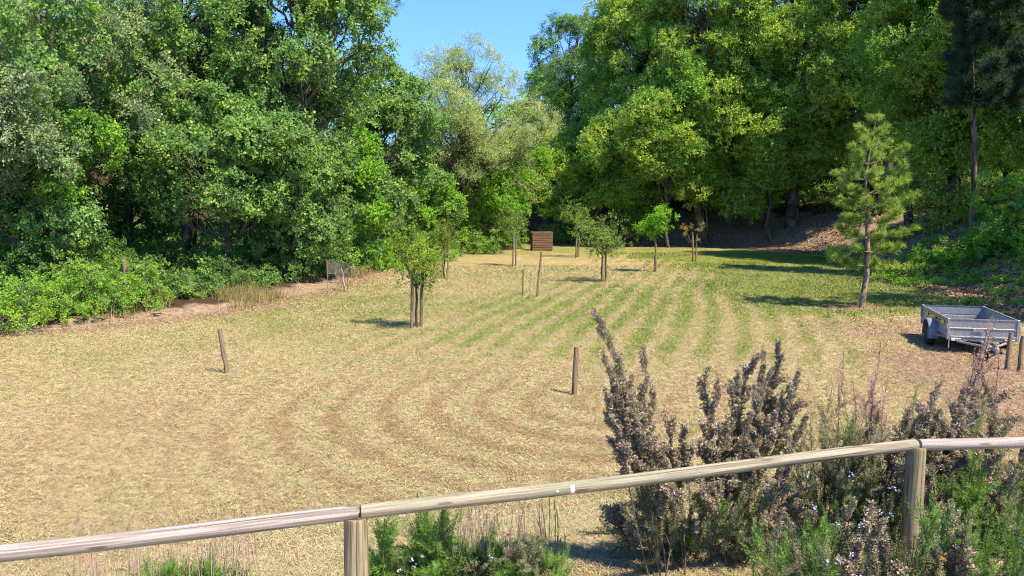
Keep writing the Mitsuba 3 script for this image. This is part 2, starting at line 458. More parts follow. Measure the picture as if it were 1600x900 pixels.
# fallen leaves on the bank at the back and right
p = along(FOOT[1:-1], 60000, rng, -1.2, 9.0)
p = p[(p[:, 1] > 9) & (p[:, 0] > -3)]
n = len(p)
th = rng.uniform(0, 2 * PI, n)
dv = np.stack([np.cos(th), np.sin(th), rng.normal(0.1, .35, n)], 1)
nv = np.stack([rng.normal(0, .4, n), rng.normal(0, .4, n), np.ones(n)], 1)
put('leaf_litter', blades(np.stack([p[:, 0], p[:, 1], height(p[:, 0], p[:, 1]) + 0.02 + rng.random(n) * .03], 1), dv, nv, rng.uniform(.08, .2, n), rng.uniform(.05, .12, n),
                          tint(rng, (0.29, 0.185, 0.12), n, 0.35, 0.1)), 'dry')
labels['leaf_litter'] = {'label': 'brown fallen leaves covering the bank under the trees', 'category': 'leaf litter', 'kind': 'stuff'}
# long green grass in the shade at the right
m = 30000
x = rng.uniform(7.5, 24, m); y = rng.uniform(22, 56, m)
w = meshkit.fbm(np.stack([x, y, x * 0], 1) * 0.45, 2, 8)
g, d = fields(x, y)
keep = (rng.random(m) < sm(0.35, 0.65, w)) & (d < 0.45) & (g > 0.25) & (polydist(x, y, FOOT) < 3)
x, y = x[keep], y[keep]; n = len(x)
grass_mass('shade_grass', 'lush green grass in the dappled shade around the young pine', x, y, rng.uniform(0.06, 0.16, n), rng.uniform(.02, .045, n), tint(rng, (0.13, 0.20, 0.04), n, 0.25), 0.6, seed=5)

# ---------------------------------------------------------------- foliage library
def spray(rng, color, leaf=(0.10, 0.06), twigs=9, per=10, reach=0.47, droop=0.1, tip=None, tip_share=0.0, spread=0.22, cone=1.25):
    P, Dv, Nv = [], [], []
    for _ in range(twigs):
        a, b = rng.uniform(0, 2 * PI), cone * math.sqrt(rng.random())
        d = np.array([math.sin(b) * math.cos(a), math.sin(b) * math.sin(a), math.cos(b)])
        l = reach * rng.uniform(0.55, 1.05)
        t = np.linspace(0.18, 1, per) + rng.normal(0, .03, per)
        pt = d[None] * (t * l)[:, None] + rng.normal(0, 0.03, (per, 3))
        pt[:, 2] -= droop * t ** 2 * l
        side = norm(np.cross(rng.normal(0, 1, (per, 3)), d))
        P.append(pt); Dv.append(d[None] * 0.55 + side * 0.85)
        Nv.append(d * 0.35 + np.array([0, 0, 0.75]) + rng.normal(0, .38, (per, 3)))
    P, Dv, Nv = np.vstack(P), np.vstack(Dv), np.vstack(Nv)
    n = len(P)
    s = rng.uniform(0.65, 1.25, n)
    return blades(P, Dv, Nv, leaf[0] * s, leaf[1] * s, tint(rng, color, n, spread, 0.1, tip, tip_share))


def tuft(rng, color, n=56, L=0.17, W=0.012):
    z = rng.uniform(-0.12, 0.02, n)
    a, b = rng.uniform(0, 2 * PI, n), rng.uniform(0.15, 1.25, n)
    d = np.stack([np.sin(b) * np.cos(a), np.sin(b) * np.sin(a), np.cos(b)], 1)
    return blades(np.stack([z * 0, z * 0, z], 1), d, rng.normal(0, 1, (n, 3)), L * rng.uniform(.7, 1.1, n), W, tint(rng, color, n, .2), tri=True)


def library(name, make, n=4, bsdf='leaf'):
    """n shapegroups of clumps; returns their keys."""
    keys = []
    for k in range(n):
        key = f'{name}_clump_{k:03d}'
        v, f, c = make(np.random.default_rng(abs(hash(name)) % 1 + 1000 + k * 17 + sum(map(ord, name))), k)
        scene[key] = {'type': 'shapegroup', 'leaves': mikit.ply((v, f), bsdf, color=c)}
        keys.append(key)
    return keys


def hues(c, k, amount=0.16):
    """Clump variants of one species: a little lighter, darker, yellower."""
    m = [(1, 1, 1), (1 + amount, 1 + amount * .7, 1), (1 - amount, 1 - amount, 1 - amount * .5), (1 + 1.6 * amount, 1 + amount, 0.85)][k % 4]
    return tuple(a * b for a, b in zip(c, m))


LIB = {
    'maple': library('maple', lambda r, k: spray(r, hues((0.190, 0.345, 0.105), k), (0.105, 0.075), 9, 10)),
    'poplar': library('poplar', lambda r, k: spray(r, hues((0.250, 0.345, 0.185), k), (0.085, 0.05), 9, 10, droop=0.25)),
    'olive': library('olive', lambda r, k: spray(r, hues((0.370, 0.490, 0.195), k), (0.075, 0.034), 8, 9, droop=0.0, tip=(0.46, 0.50, 0.22), tip_share=0.2)),
    'oak': library('oak', lambda r, k: spray(r, hues((0.310, 0.470, 0.085), k), (0.10, 0.065), 9, 9, tip=(0.42, 0.50, 0.10), tip_share=0.18)),
    'elm': library('elm', lambda r, k: spray(r, hues((0.215, 0.405, 0.080), k), (0.10, 0.065), 9, 9)),
    'fresh': library('fresh', lambda r, k: spray(r, hues((0.190, 0.400, 0.050), k), (0.11, 0.07), 9, 10)),
    'ash': library('ash', lambda r, k: spray(r, hues((0.150, 0.280, 0.130), k), (0.10, 0.04), 9, 10, droop=0.2)),
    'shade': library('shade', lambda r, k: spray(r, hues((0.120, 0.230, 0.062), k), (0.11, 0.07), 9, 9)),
    'bramble': library('bramble', lambda r, k: spray(r, hues((0.230, 0.430, 0.060), k), (0.09, 0.065), 8, 9, cone=1.0, tip=(0.24, 0.30, 0.07), tip_share=0.12)),
    'young_pine': library('young_pine', lambda r, k: tuft(r, hues((0.300, 0.430, 0.100), k), 60)),
    'dark_pine': library('dark_pine', lambda r, k: tuft(r, hues((0.062, 0.105, 0.066), k), 70, 0.24, 0.02)),
    'cherry': library('cherry', lambda r, k: spray(r, hues((0.181, 0.283, 0.046), k), (0.075, 0.045), 6, 7, 0.34, 0.05, (0.36, 0.25, 0.05), 0.05)),
    'apple': library('apple', lambda r, k: spray(r, hues((0.181, 0.312, 0.065), k), (0.065, 0.042), 6, 7, 0.34, 0.05)),
    'lime': library('lime', lambda r, k: spray(r, hues((0.168, 0.384, 0.036), k), (0.085, 0.06), 6, 8, 0.34, 0.05)),
    'bud': library('bud', lambda r, k: spray(r, hues((0.440, 0.363, 0.099), k), (0.05, 0.025), 5, 6, 0.22, 0.0)),
}
LIBRNG = np.random.default_rng(77)


def clumps(key, lib, pos, z, scale, rng):
    pick = rng.integers(0, len(LIB[lib]), len(pos))
    M = frames(pos, z, scale, rng)
    for k, g in enumerate(LIB[lib]):
        scatter(key, g, M[pick == k])


def limb_tree(base, top_z, r0, targets, rng, lean=(0, 0), fork=0.35, sides=7, twig=0.015):
    """A trunk with limbs that reach the given points."""
    base = np.asarray(base, float)
    H = top_z - base[2]
    top = base + np.array([lean[0], lean[1], H])
    trunk = curve(base - [0, 0, 0.3], top, (rng.normal(0, .03 * H), rng.normal(0, .03 * H), 0), 9, rng, 0.012 * H)
    tr = r0 * np.linspace(1, 0.28, 9) ** 0.9
    tr[0] *= 1.35; tr[1] *= 1.05
    parts = [tube(trunk, tr, sides, 0.12, 3)]
    for q in targets:
        tz = np.clip((q[2] - base[2]) / H - rng.uniform(0.12, 0.32), fork, 0.95)
        k = tz * 8
        a = trunk[int(k)] * (1 - k % 1) + trunk[min(int(k) + 1, 8)] * (k % 1)
        l = np.linalg.norm(q - a)
        rr = min(r0 * (1 - 0.7 * tz) * 0.55, 0.022 * l + 0.02)
        c = curve(a, q, (0, 0, -0.08 * l), 6, rng, 0.035 * l)
        parts.append(tube(c, np.linspace(rr, twig, 6), 5, caps=False))
        for _ in range(2):
            s = c[rng.integers(2, 5)]
            e = s + norm((q - a) + rng.normal(0, .6 * l, 3)) * l * rng.uniform(.25, .45)
            parts.append(tube(curve(s, e, (0, 0, .04 * l), 4, rng, .02 * l), np.linspace(rr * .45, twig * .6, 4), 4, caps=False))
    return join(parts)


def tree(name, label, px, D, H, cz, env, lib, nl=34, lr=1.4, per=26, cs=1.0, trunk=0.22, seed=0, lean=(0, 0), zflat=0.75, group=None, category='tree', skip=None, y=None, off=(0, 0), fork=0.3, mixlib=None, bark='bark'):
    """px, D: bearing and depth of its foot; H height; cz height of the crown's middle; env the crown's half sizes; lr, per: size of the boughs and clumps on each."""
    rng = np.random.default_rng(500 + seed)
    X0 = (px - 800) / FPX * D
    base = np.array([X0, D, hz(X0, D)])
    c = base + np.array([off[0] + lean[0] * .7, off[1] + lean[1] * .7, cz])
    env = np.asarray(env, float)
    u = norm(rng.normal(0, 1, (nl, 3)))
    shape = 0.62 + 0.62 * meshkit.noise(u * 1.7 + seed * 3.1, seed)
    t = (0.35 + 0.65 * rng.random((nl, 1)) ** 0.4) * shape[:, None]
    lobes = c + u * t * np.maximum(env - lr * 0.6, 0.2)
    lobes[:, 2] = np.maximum(lobes[:, 2], base[2] + 0.3)
    k = thing(name, label, category, group)
    top = min(base[2] + H * 0.8, lobes[:, 2].max() - 1.0)
    put('trunk', limb_tree(base, top, trunk, lobes, rng, lean, fork), bark, k, smooth=True)
    out = norm((lobes - c) / env)
    for li, o in zip(lobes, out):
        r = lr * rng.uniform(0.6, 1.3)
        n = int(per * (r / lr) ** 2) + 2
        v = norm(norm(rng.normal(0, 1, (n, 3))) + 0.45 * o + np.array([0, 0, 0.25]))
        pos = li + v * (r * rng.uniform(0.2, 1.05, (n, 1)) ** 0.6) * np.array([1, 1, zflat])
        pos[:, 2] = np.maximum(pos[:, 2], base[2] + 0.1)
        if skip is not None:
            pos2 = pos[~skip(pos)]
            v = v[~skip(pos)]; pos = pos2
            n = len(pos)
            if not n: continue
        use = lib if mixlib is None or rng.random() > mixlib[1] else mixlib[0]
        clumps(k + '__crown', use, pos, v + np.array([0, 0, 0.35]) + rng.normal(0, .3, (n, 3)), cs * rng.uniform(0.6, 1.35, n), rng)
    labels[k + '__crown'] = {'kind': 'stuff'}
    return k


# ---------------------------------------------------------------- the wood on the left
tree('tree', 'greyish drooping tree at the far left edge of the photo', -70, 24, 13.5, 7.6, (4, 4.2, 5.8), 'poplar', 55, 1.09, 21, 0.952, 0.22, 1, mixlib=('maple', .2))
tree('tree', 'tall tree with silvery green leaves second from the left edge', 105, 30, 15.5, 9.6, (4.2, 4.5, 6), 'poplar', 55, 1.28, 23, 1.06, 0.25, 2, mixlib=('maple', .5))
tree('tree', 'tall dark tree whose bare forked stems show against a gap of sky', 285, 36, 18, 11.6, (4.6, 4.6, 6.5), 'maple', 57, 1.33, 23, 1.12, 0.33, 3)
tree('tree', 'tall leafy mid green tree filling the top left beside the sky opening', 470, 35, 17.5, 9.8, (3.9, 4.3, 7.4), 'maple', 70, 1.28, 23, 1.12, 0.3, 4, mixlib=('poplar', .12))
tree('tree', 'broad low tree with bright boughs hanging over dark shade on the left', 345, 31, 7.6, 4.6, (3.9, 2.6, 3.1), 'maple', 37, 0.95, 23, 0.952, 0.14, 5)
tree('tree', 'rounded mid green tree standing left of the thin olive tree', 590, 46, 12.5, 6.9, (3.6, 3.6, 5.4), 'maple', 50, 1.28, 23, 1.12, 0.22, 6, mixlib=('fresh', .2))
tree('tree', 'low dark leafy tree under the greyish tree at the left edge', 30, 25.5, 7.5, 4.3, (3.4, 2.2, 2.8), 'maple', 32, 0.95, 21, 0.952, 0.12, 7, mixlib=('fresh', .3))
tree('tree', 'tree with an overhanging bough reaching into the sky at top left', 520, 44, 22, 16.5, (4.4, 4, 5.5), 'ash', 40, 1.3, 22, 1, 0.3, 8)
tree('tree', 'bushy tree behind the pale forked stem at the field edge', 540, 41, 7.5, 3.9, (3.1, 2.4, 3.2), 'maple', 35, 1.04, 23, 1.06, 0.12, 9, mixlib=('fresh', .35))
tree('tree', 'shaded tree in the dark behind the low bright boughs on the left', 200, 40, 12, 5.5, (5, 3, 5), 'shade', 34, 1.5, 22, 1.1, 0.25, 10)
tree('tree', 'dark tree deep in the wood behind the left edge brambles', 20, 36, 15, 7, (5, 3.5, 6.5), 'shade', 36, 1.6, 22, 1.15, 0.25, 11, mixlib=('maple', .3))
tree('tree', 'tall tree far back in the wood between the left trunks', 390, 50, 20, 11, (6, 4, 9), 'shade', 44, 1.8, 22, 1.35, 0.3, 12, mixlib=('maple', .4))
tree('tree', 'low leafy tree reaching the ground between the bright boughs and the pale forked stem', 455, 34, 6.5, 3.3, (2.5, 1.9, 2.9), 'maple', 30, 1.0, 24, 1.0, 0.12, 39, mixlib=('shade', .3))
# middle
tree('tree', 'thin olive green tree with bare twigs right of the left wood', 702, 57, 15.8, 9.4, (6.2, 4.4, 5.6), 'olive', 120, 1.1, 30, 1.05, 0.24, 13, lean=(1.0, 0), fork=0.22)
tree('tree', 'small fresh green tree under the thin olive tree', 765, 59, 8.8, 4.6, (3.6, 3, 4), 'fresh', 40, 1.2, 24, 1.1, 0.14, 14, mixlib=('olive', .45))
tree('tree', 'small pale tree behind the middle of the left field edge', 668, 53, 6.5, 3.4, (2.6, 2.4, 3), 'fresh', 31, 1.1, 24, 1, 0.12, 15, mixlib=('maple', .5))
tree('tree', 'pale olive tree behind the slatted wooden box', 805, 68, 11.5, 6.2, (3.4, 3.2, 5), 'olive', 43, 1.4, 24, 1.2, 0.16, 16, mixlib=('fresh', .4))
# right
tree('tree', 'bluish green tree standing against the sky right of the opening', 900, 80, 19.5, 12, (4.6, 4, 7.5), 'ash', 52, 1.6, 24, 1.35, 0.3, 17, mixlib=('elm', .4))
tree('tree', 'tall yellowish green oak at the right border of the sky', 1003, 70, 25, 13.4, (6, 5, 11.3), 'oak', 129, 1.49, 26, 1.47, 0.4, 18, mixlib=('elm', .35))
tree('tree', 'broad sunlit oak with dark crooked limbs in the back row', 1100, 65, 27, 12.9, (6.6, 5.5, 12.3), 'oak', 149, 1.49, 26, 1.47, 0.42, 19, mixlib=('elm', .3))
tree('tree', 'tall bright oak behind and left of the young pine', 1235, 64, 27, 13.9, (6.4, 5.5, 11.8), 'oak', 145, 1.49, 26, 1.47, 0.42, 20, mixlib=('elm', .25))
tree('tree', 'tall yellow green oak directly behind the young pine', 1370, 60, 26, 13.4, (6, 5.2, 11.3), 'oak', 133, 1.49, 26, 1.42, 0.4, 21, mixlib=('elm', .3))
tree('tree', 'tall leafy oak between the young pine and the right edge', 1475, 47, 23, 11.4, (5.4, 5, 10.3), 'oak', 113, 1.41, 26, 1.37, 0.36, 22, mixlib=('elm', .45))
tree('tree', 'green tree on the bank at the right edge', 1610, 41, 20, 10, (5, 5, 7.5), 'elm', 81, 1.47, 26, 1.25, 0.3, 23, mixlib=('oak', .25))
tree('tree', 'small vivid green tree glowing in front of the broad sunlit oak', 1098, 64, 8.5, 6.6, (1.9, 1.5, 2.7), 'fresh', 29, 0.828, 26, 1.1, 0.07, 24, mixlib=('oak', .35))
tree('tree', 'low green tree behind the row of saplings', 905, 72, 9.5, 5.4, (4.2, 3.2, 4.4), 'elm', 40, 1.5, 24, 1.3, 0.16, 25, mixlib=('fresh', .2))
tree('tree', 'dark leafy tree behind the two middle saplings', 1000, 68, 10, 5.6, (4.2, 3.2, 4.6), 'elm', 40, 1.5, 24, 1.3, 0.18, 26, mixlib=('shade', .4))
tree('tree', 'vivid green low tree left of the young pine', 1190, 66, 8.5, 5, (3.4, 2.6, 3.8), 'elm', 36, 1.4, 24, 1.25, 0.15, 27, mixlib=('fresh', .4))
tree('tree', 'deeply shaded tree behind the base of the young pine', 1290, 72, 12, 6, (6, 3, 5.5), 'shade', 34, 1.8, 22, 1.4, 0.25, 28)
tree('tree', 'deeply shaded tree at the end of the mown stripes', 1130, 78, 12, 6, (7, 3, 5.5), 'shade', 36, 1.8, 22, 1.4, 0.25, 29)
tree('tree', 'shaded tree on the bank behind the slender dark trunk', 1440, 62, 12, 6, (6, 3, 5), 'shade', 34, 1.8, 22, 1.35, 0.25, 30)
tree('tree', 'low green tree on the bank behind the slender dark trunk', 1560, 50, 10, 5, (4, 3, 4.5), 'elm', 36, 1.4, 24, 1.15, 0.2, 31, mixlib=('shade', .3))
tree('tree', 'leafy front row tree behind the largest sapling', 965, 66, 12, 7.2, (3.8, 2.8, 4.6), 'oak', 56, 1.25, 24, 1.3, 0.1, 40, mixlib=('elm', .5))
tree('tree', 'leafy front row tree behind the bright lime green sapling', 1045, 63, 14.5, 9.3, (4.5, 3.0, 5.0), 'oak', 62, 1.35, 24, 1.35, 0.11, 41, mixlib=('elm', .4))
tree('tree', 'leafy front row tree above the dark hollow left of the young pine', 1205, 63, 15, 9.0, (4.8, 3.0, 6.0), 'oak', 62, 1.35, 24, 1.35, 0.12, 42, mixlib=('elm', .4))
tree('tree', 'leafy front row tree just right of the slatted box', 880, 70, 10.5, 5.8, (3.6, 2.6, 4.8), 'elm', 46, 1.3, 24, 1.3, 0.16, 43, mixlib=('oak', .4))
# trees outside the frame on the right whose shade falls on the lawn
tree('tree', 'leafy tree outside the right edge shading the lawn', 2010, 27, 14, 8.5, (4.6, 5, 5), 'elm', 43, 1.5, 24, 1.1, 0.3, 32)
tree('tree', 'second leafy tree outside the right edge shading the bank', 1740, 41, 17, 9.5, (5, 5, 6), 'elm', 48, 1.6, 24, 1.15, 0.3, 33)

tree('tree', 'nearest leafy tree outside the right edge shading the trailer corner', 1960, 22, 13, 8.2, (4.2, 4.2, 4.6), 'elm', 34, 1.4, 24, 1.05, 0.25, 34)
tree('tree', 'leafy tree on the bank behind the right side of the young pine', 1425, 50, 17, 10.5, (5.0, 4.2, 6.5), 'elm', 38, 1.38, 24, 1.25, 0.28, 35, mixlib=('oak', .4))
tree('tree', 'leafy green tree behind the leafless sapling', 1065, 72, 13, 8.0, (4.6, 3.6, 5.5), 'elm', 62, 1.38, 24, 1.3, 0.22, 36, mixlib=('oak', .3))
tree('tree', 'leafy green tree in the back row right of the tall yellowish oak', 1170, 74, 15, 9.5, (4.6, 3.6, 6.0), 'oak', 67, 1.38, 24, 1.3, 0.24, 37, mixlib=('elm', .5))
tree('tree', 'leafy green tree in the dark behind the bluish green tree', 855, 88, 11, 6.0, (5.0, 3.6, 5.5), 'elm', 44, 1.6, 22, 1.5, 0.24, 38, mixlib=('fresh', .3))
# the far wood behind everything
rng = np.random.default_rng(90)
n = 900
x, y = rng.uniform(-75, 95, n), rng.uniform(92, 106, n)
hmax = np.where((x > -16) & (x < 10), 6.5, 15.0)
z = height(x, y) + hmax * rng.random(n) ** 0.7
for gk, lib in enumerate(('shade', 'elm')):
    s = np.arange(n) % 2 == gk
    clumps('far_wood', lib, np.stack([x, y, z], 1)[s], rng.normal(0, .6, (s.sum(), 3)) + [0, -.5, 1], rng.uniform(2.6, 4.2, s.sum()), rng)
n = 1300
x = rng.uniform(-95, -12, n); y = rng.uniform(48, 72, n) + np.maximum(-12 - x, 0) * 0.0
z = height(x, y) + 12 * rng.random(n) ** 1.3
clumps('far_wood', 'shade', np.stack([x, y, z], 1), rng.normal(0, .6, (n, 3)) + [0, -.5, 1], rng.uniform(2.4, 3.6, n), rng)
rng = np.random.default_rng(91)
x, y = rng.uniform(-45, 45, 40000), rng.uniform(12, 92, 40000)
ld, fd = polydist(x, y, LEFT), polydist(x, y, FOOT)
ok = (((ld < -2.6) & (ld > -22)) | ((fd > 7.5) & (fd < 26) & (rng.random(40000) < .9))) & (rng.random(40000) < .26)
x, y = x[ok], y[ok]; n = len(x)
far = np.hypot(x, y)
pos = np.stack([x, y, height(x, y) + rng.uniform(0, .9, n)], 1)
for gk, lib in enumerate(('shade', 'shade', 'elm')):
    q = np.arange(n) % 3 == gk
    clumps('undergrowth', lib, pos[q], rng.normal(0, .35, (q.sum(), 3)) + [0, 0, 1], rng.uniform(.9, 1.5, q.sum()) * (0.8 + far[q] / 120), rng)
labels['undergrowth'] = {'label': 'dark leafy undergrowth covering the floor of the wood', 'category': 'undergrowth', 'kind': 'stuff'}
x, y = rng.uniform(15, 32, 6000), rng.uniform(24, 52, 6000)
fd = polydist(x, y, FOOT)
w = meshkit.fbm(np.stack([x, y, x * 0], 1) * .35, 2, 17)
ok = (fd > -1.5) & (fd < 9) & (rng.random(6000) < sm(.4, .55, w) * .75)
x, y = x[ok], y[ok]; n = len(x)
for gk, lib in enumerate(('elm', 'fresh')):
    q = np.arange(n) % 2 == gk
    clumps('ground_ivy', lib, np.stack([x, y, height(x, y) + .05], 1)[q], rng.normal(0, .3, (q.sum(), 3)) + [0, 0, 1], rng.uniform(.4, .75, q.sum()), rng)
labels['ground_ivy'] = {'label': 'patchy green creepers over the bank at the right', 'category': 'ground cover', 'kind': 'stuff'}
labels['far_wood'] = {'label': 'far wood closing the view behind the nearer trees', 'category': 'wood', 'kind': 'stuff'}


# ---------------------------------------------------------------- the dark pine with the slender trunk
def conifer(name, label, base, H, levels, lib, rmax, seed, r0, first, tufts, cs, lean=(0, 0), shape=lambda t: 1.0, bark='bark', bare=0.35, bias=0.0):
    rng = np.random.default_rng(seed)
    base = np.asarray(base, float)
    k = thing(name, label, 'pine tree')
    t = np.linspace(0, 1, 12)[:, None]
    tr = base + np.array([lean[0], lean[1], H]) * t + np.array([0.12, 0, 0]) * np.sin(t * 7)
    tr[0, 2] -= .2
    put('trunk', tube(tr, r0 * np.linspace(1, .12, 12), 9, .12, 2), bark, k, smooth=True)
    br, pos, zz = [], [], []
    for lv in np.linspace(first, 0.97, levels):
        kk = lv * 11
        o = tr[int(kk)] * (1 - kk % 1) + tr[min(int(kk) + 1, 11)] * (kk % 1)
        nb = rng.integers(4, 7)
        a0 = rng.uniform(0, 2 * PI)
        for b in range(nb):
            a = a0 + 2 * PI * b / nb + rng.normal(0, .25)
            l = rmax * shape(lv) * rng.uniform(.55, 1.1) * (1 + bias * math.cos(a))
            up = rng.uniform(0.05, 0.35) + 0.5 * lv ** 3
            e = o + np.array([math.cos(a), math.sin(a), up]) * l
            c = curve(o, e, (0, 0, -0.07 * l), 6, rng, .02 * l)
            br.append(tube(c, np.linspace(r0 * .22 * (1.1 - lv) + .008, .006, 6), 5, caps=False))
            nt = max(3, int(tufts * l))
            for q in range(nt):
                s = rng.uniform(bare, 1.0)
                kk2 = s * 5
                pt = c[int(kk2)] * (1 - kk2 % 1) + c[min(int(kk2) + 1, 5)] * (kk2 % 1)
                sd = norm(np.array([math.cos(a), math.sin(a), 0.35]) + rng.normal(0, .55, 3))
                e2 = pt + sd * rng.uniform(.08, .34) * l * (1.15 - .5 * s) * 0.8
                pos.append(e2); zz.append(sd + [0, 0, .45])
                if q % 3 == 0:
                    br.append(tube(np.array([pt, (pt + e2) / 2 + [0, 0, -.02], e2]), [.009, .007, .005], 4, caps=False))
    put('branch', join(br), bark, k, smooth=True)
    labels[k + '__branch'] = {'kind': 'stuff'}
    clumps(k + '__needles', lib, np.array(pos), np.array(zz), cs * rng.uniform(.8, 1.25, len(pos)), rng)
    labels[k + '__needles'] = {'kind': 'stuff'}
    return k


X0 = (1517 - 800) / FPX * 36
conifer('pine_tree', 'dark tall pine with slender bare trunk on the bank at the right', (X0, 36, hz(X0, 36)), 16.5, 16, 'dark_pine', 2.4, 61, .16, .43, 15, 1.7, lean=(-0.9, -.3), shape=lambda t: 1.15 - .5 * t, bare=.2, bias=.6)
P = on_ground(1345, 481)
conifer('pine_tree', 'young light green pine standing alone at the right of the lawn', P, 6.3, 11, 'young_pine', 1.38, 62, .10, .22, 22, 1.1, lean=(.15, 0), shape=lambda t: 0.62 + 1.1 * t * (1 - t) * 1.4 - .52 * t ** 4, bark='pine_bark')


# ---------------------------------------------------------------- undergrowth
def bush(name, label, p, size, lib, n, cs, seed, group=None, mixlib=None, category='bush'):
    rng = np.random.default_rng(seed)
    k = thing(name, label, category, group)
    u = norm(rng.normal(0, 1, (n, 3))); u[:, 2] = np.abs(u[:, 2])
    sh = 0.45 + 1.0 * meshkit.noise(u * 2.6 + seed, seed)
    pos = np.asarray(p) + u * np.asarray(size) * (rng.random((n, 1)) ** 0.4) * sh[:, None]
    pos[:, 2] = np.maximum(pos[:, 2], height(pos[:, 0], pos[:, 1]) + 0.05)
    st = [tube(curve(np.asarray(p) + rng.normal(0, .12, 3) * [1, 1, 0] - [0, 0, .1], q, (0, 0, .1), 5, rng, .03), np.linspace(.02, .006, 5), 4, caps=False) for q in pos[:: max(1, n // 26)]]
    put('stem', join(st), 'bark', k, smooth=True)
    labels[k + '__stem'] = {'kind': 'stuff'}
    sel = rng.random(n) < (mixlib[1] if mixlib else 0)
    for s, lb in ((~sel, lib), (sel, mixlib[0] if mixlib else lib)):
        if s.any():
            clumps(k + '__foliage', lb, pos[s], u[s] + np.array([0, 0, .6]) + rng.normal(0, .3, (s.sum(), 3)), cs * rng.uniform(.7, 1.25, s.sum()), rng)
    labels[k + '__foliage'] = {'kind': 'stuff'}
    return k


def gp(px, D):
    x = (px - 800) / FPX * D
    return np.array([x, D, hz(x, D)])


BR = [(-30, 20.6, 1.6, 1.7, 'bramble', 'bright bramble thicket at the left edge of the photo'),
      (55, 22.2, 1.4, 1.5, 'bramble', 'bright green bramble beside the left edge of the field, second from the left'),
      (110, 23.4, 1.2, 1.9, 'bramble', 'taller bright bramble shooting up left of the pale fence post'),
      (160, 24.0, 1.2, 1.4, 'bramble', 'light green bramble just left of the pale fence post'),
      (208, 24.7, 1.0, 1.25, 'bramble', 'bramble growing around the pale fence post'),
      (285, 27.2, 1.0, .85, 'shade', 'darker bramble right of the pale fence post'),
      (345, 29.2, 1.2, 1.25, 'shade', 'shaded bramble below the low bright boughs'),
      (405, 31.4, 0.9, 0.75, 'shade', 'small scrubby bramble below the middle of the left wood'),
      (455, 33.4, 1.1, 1.1, 'shade', 'bramble left of the pale forked stem')]
for s, (px, D, w, h, lb, text) in enumerate(BR):
    bush('bramble', text, gp(px, D), (w, 1.2, h), lb, 150 if lb == 'bramble' else 100, 0.55, 200 + s, mixlib=('maple', .2) if lb == 'bramble' else ('maple', .5), category='bramble')
BS = [(500, 36.5, 1.8, 1.5, 'maple', 'dark bush right behind the pale forked stem'),
      (575, 40.5, 1.8, 1.7, 'fresh', 'bright bush at the field edge left of the nearest sapling'),
      (620, 44, 1.9, 1.7, 'fresh', 'fresh green bush behind the nearest sapling'),
      (672, 48, 2.0, 1.7, 'bramble', 'pale green bush behind the second sapling'),
      (735, 55, 2.4, 1.8, 'bramble', 'wide light bush at the field edge left of the slatted box'),
      (785, 62, 2.0, 2.4, 'fresh', 'tall light bush just left of the slatted box'),
      (870, 70, 2.6, 2.0, 'elm', 'dark bush right behind the slatted box'),
      (1605, 34, 2.8, 2.9, 'fresh', 'bright green bush on the bank at the right edge'),
      (1545, 34.5, 1.6, 1.5, 'fresh', 'vivid bush just right of the slender dark trunk'),
      (1480, 37.5, 1.8, 1.0, 'fresh', 'low vivid bush left of the slender dark trunk'),
      (40, 25.2, 1.8, 2.0, 'shade', 'leafy bush behind the left end of the brambles'),
      (335, 31.2, 2.0, 1.8, 'shade', 'leafy bush in the shade behind the scrubby bramble'),
      (180, 27.5, 2.0, 1.8, 'shade', 'dark bush behind the pale fence post'),
      (1370, 66, 3.0, 2.2, 'shade', 'dark bush at the top of the leaf covered bank'),
      (1040, 74, 3.4, 2.4, 'shade', 'dark bush under the back row of oaks'),
      (420, 36, 2.2, 1.6, 'shade', 'dark bush in the shade under the left trees'),
      (250, 32, 2.6, 1.8, 'shade', 'dark bush in the shade behind the darker bramble'),
      (110, 29, 2.6, 2.0, 'shade', 'dark bush behind the light green bramble'),
      (-20, 27, 2.4, 2.2, 'shade', 'dark bush behind the thicket at the left edge')]
for s, (px, D, w, h, lb, text) in enumerate(BS):
    bush('bush', text, gp(px, D), (w, 1.5, h), lb, int(110 * w * h / 3) + 40, 0.75, 300 + s, mixlib=('maple', .3) if lb in ('fresh', 'bramble') else None)


# ---------------------------------------------------------------- stakes, saplings
def stake(label, px0, py0, px1, py1, r=0.035, group=None, name='stake', D=None):
    b = on_ground(px0, py0) if D is None else gp(px0, D)
    D = b[1]
    t = at(px1, py1, D)
    P = curve(b - norm(t - b) * .15, t, (0, 0, 0), 7)
    P[1:-1] += np.random.default_rng(int(px0)).normal(0, .006, (5, 3))
    k = key_for(name)
    used[k] = used.get(k, 1)
    scene[k] = None
    v, f, uv = tube(P, np.full(7, r) * np.array([1, 1, .98, 1, .97, 1, .93]), 10, .08, int(px0))
    scene[k] = mikit.ply((v, f), 'stake_wood', smooth=True, uv=uv)
    labels[k] = {'label': label, 'category': 'stake'}
    if group:
        labels[k]['group'] = group
    return k


stake('leaning wooden stake alone in the left foreground of the field', 355, 584, 343, 514, .045)
stake('upright wooden stake alone in the field left of the brown shrub', 897, 619, 901, 542, .05)
stake('tall tilted stake in front of the slatted box', 839, 464, 846, 393, .04)
stake('short wooden stake left of the tall tilted stake', 817, 463, 818, 420, .035)
stake('very thin dry rod between the short stake and the tilted stake', 827, 463, 829, 425, .012)
stake('wooden stake leaning in front of the trailer, left of the two', 1572, 578, 1580, 520, .045)
stake('wooden stake in front of the trailer beside the right edge of the photo', 1592, 582, 1599, 525, .045)
stake('pale round fence post standing among the brambles at the left', 195, 460, 193, 403, .075, name='fence_post', D=24.6)
labels['fence_post']['category'] = 'post'


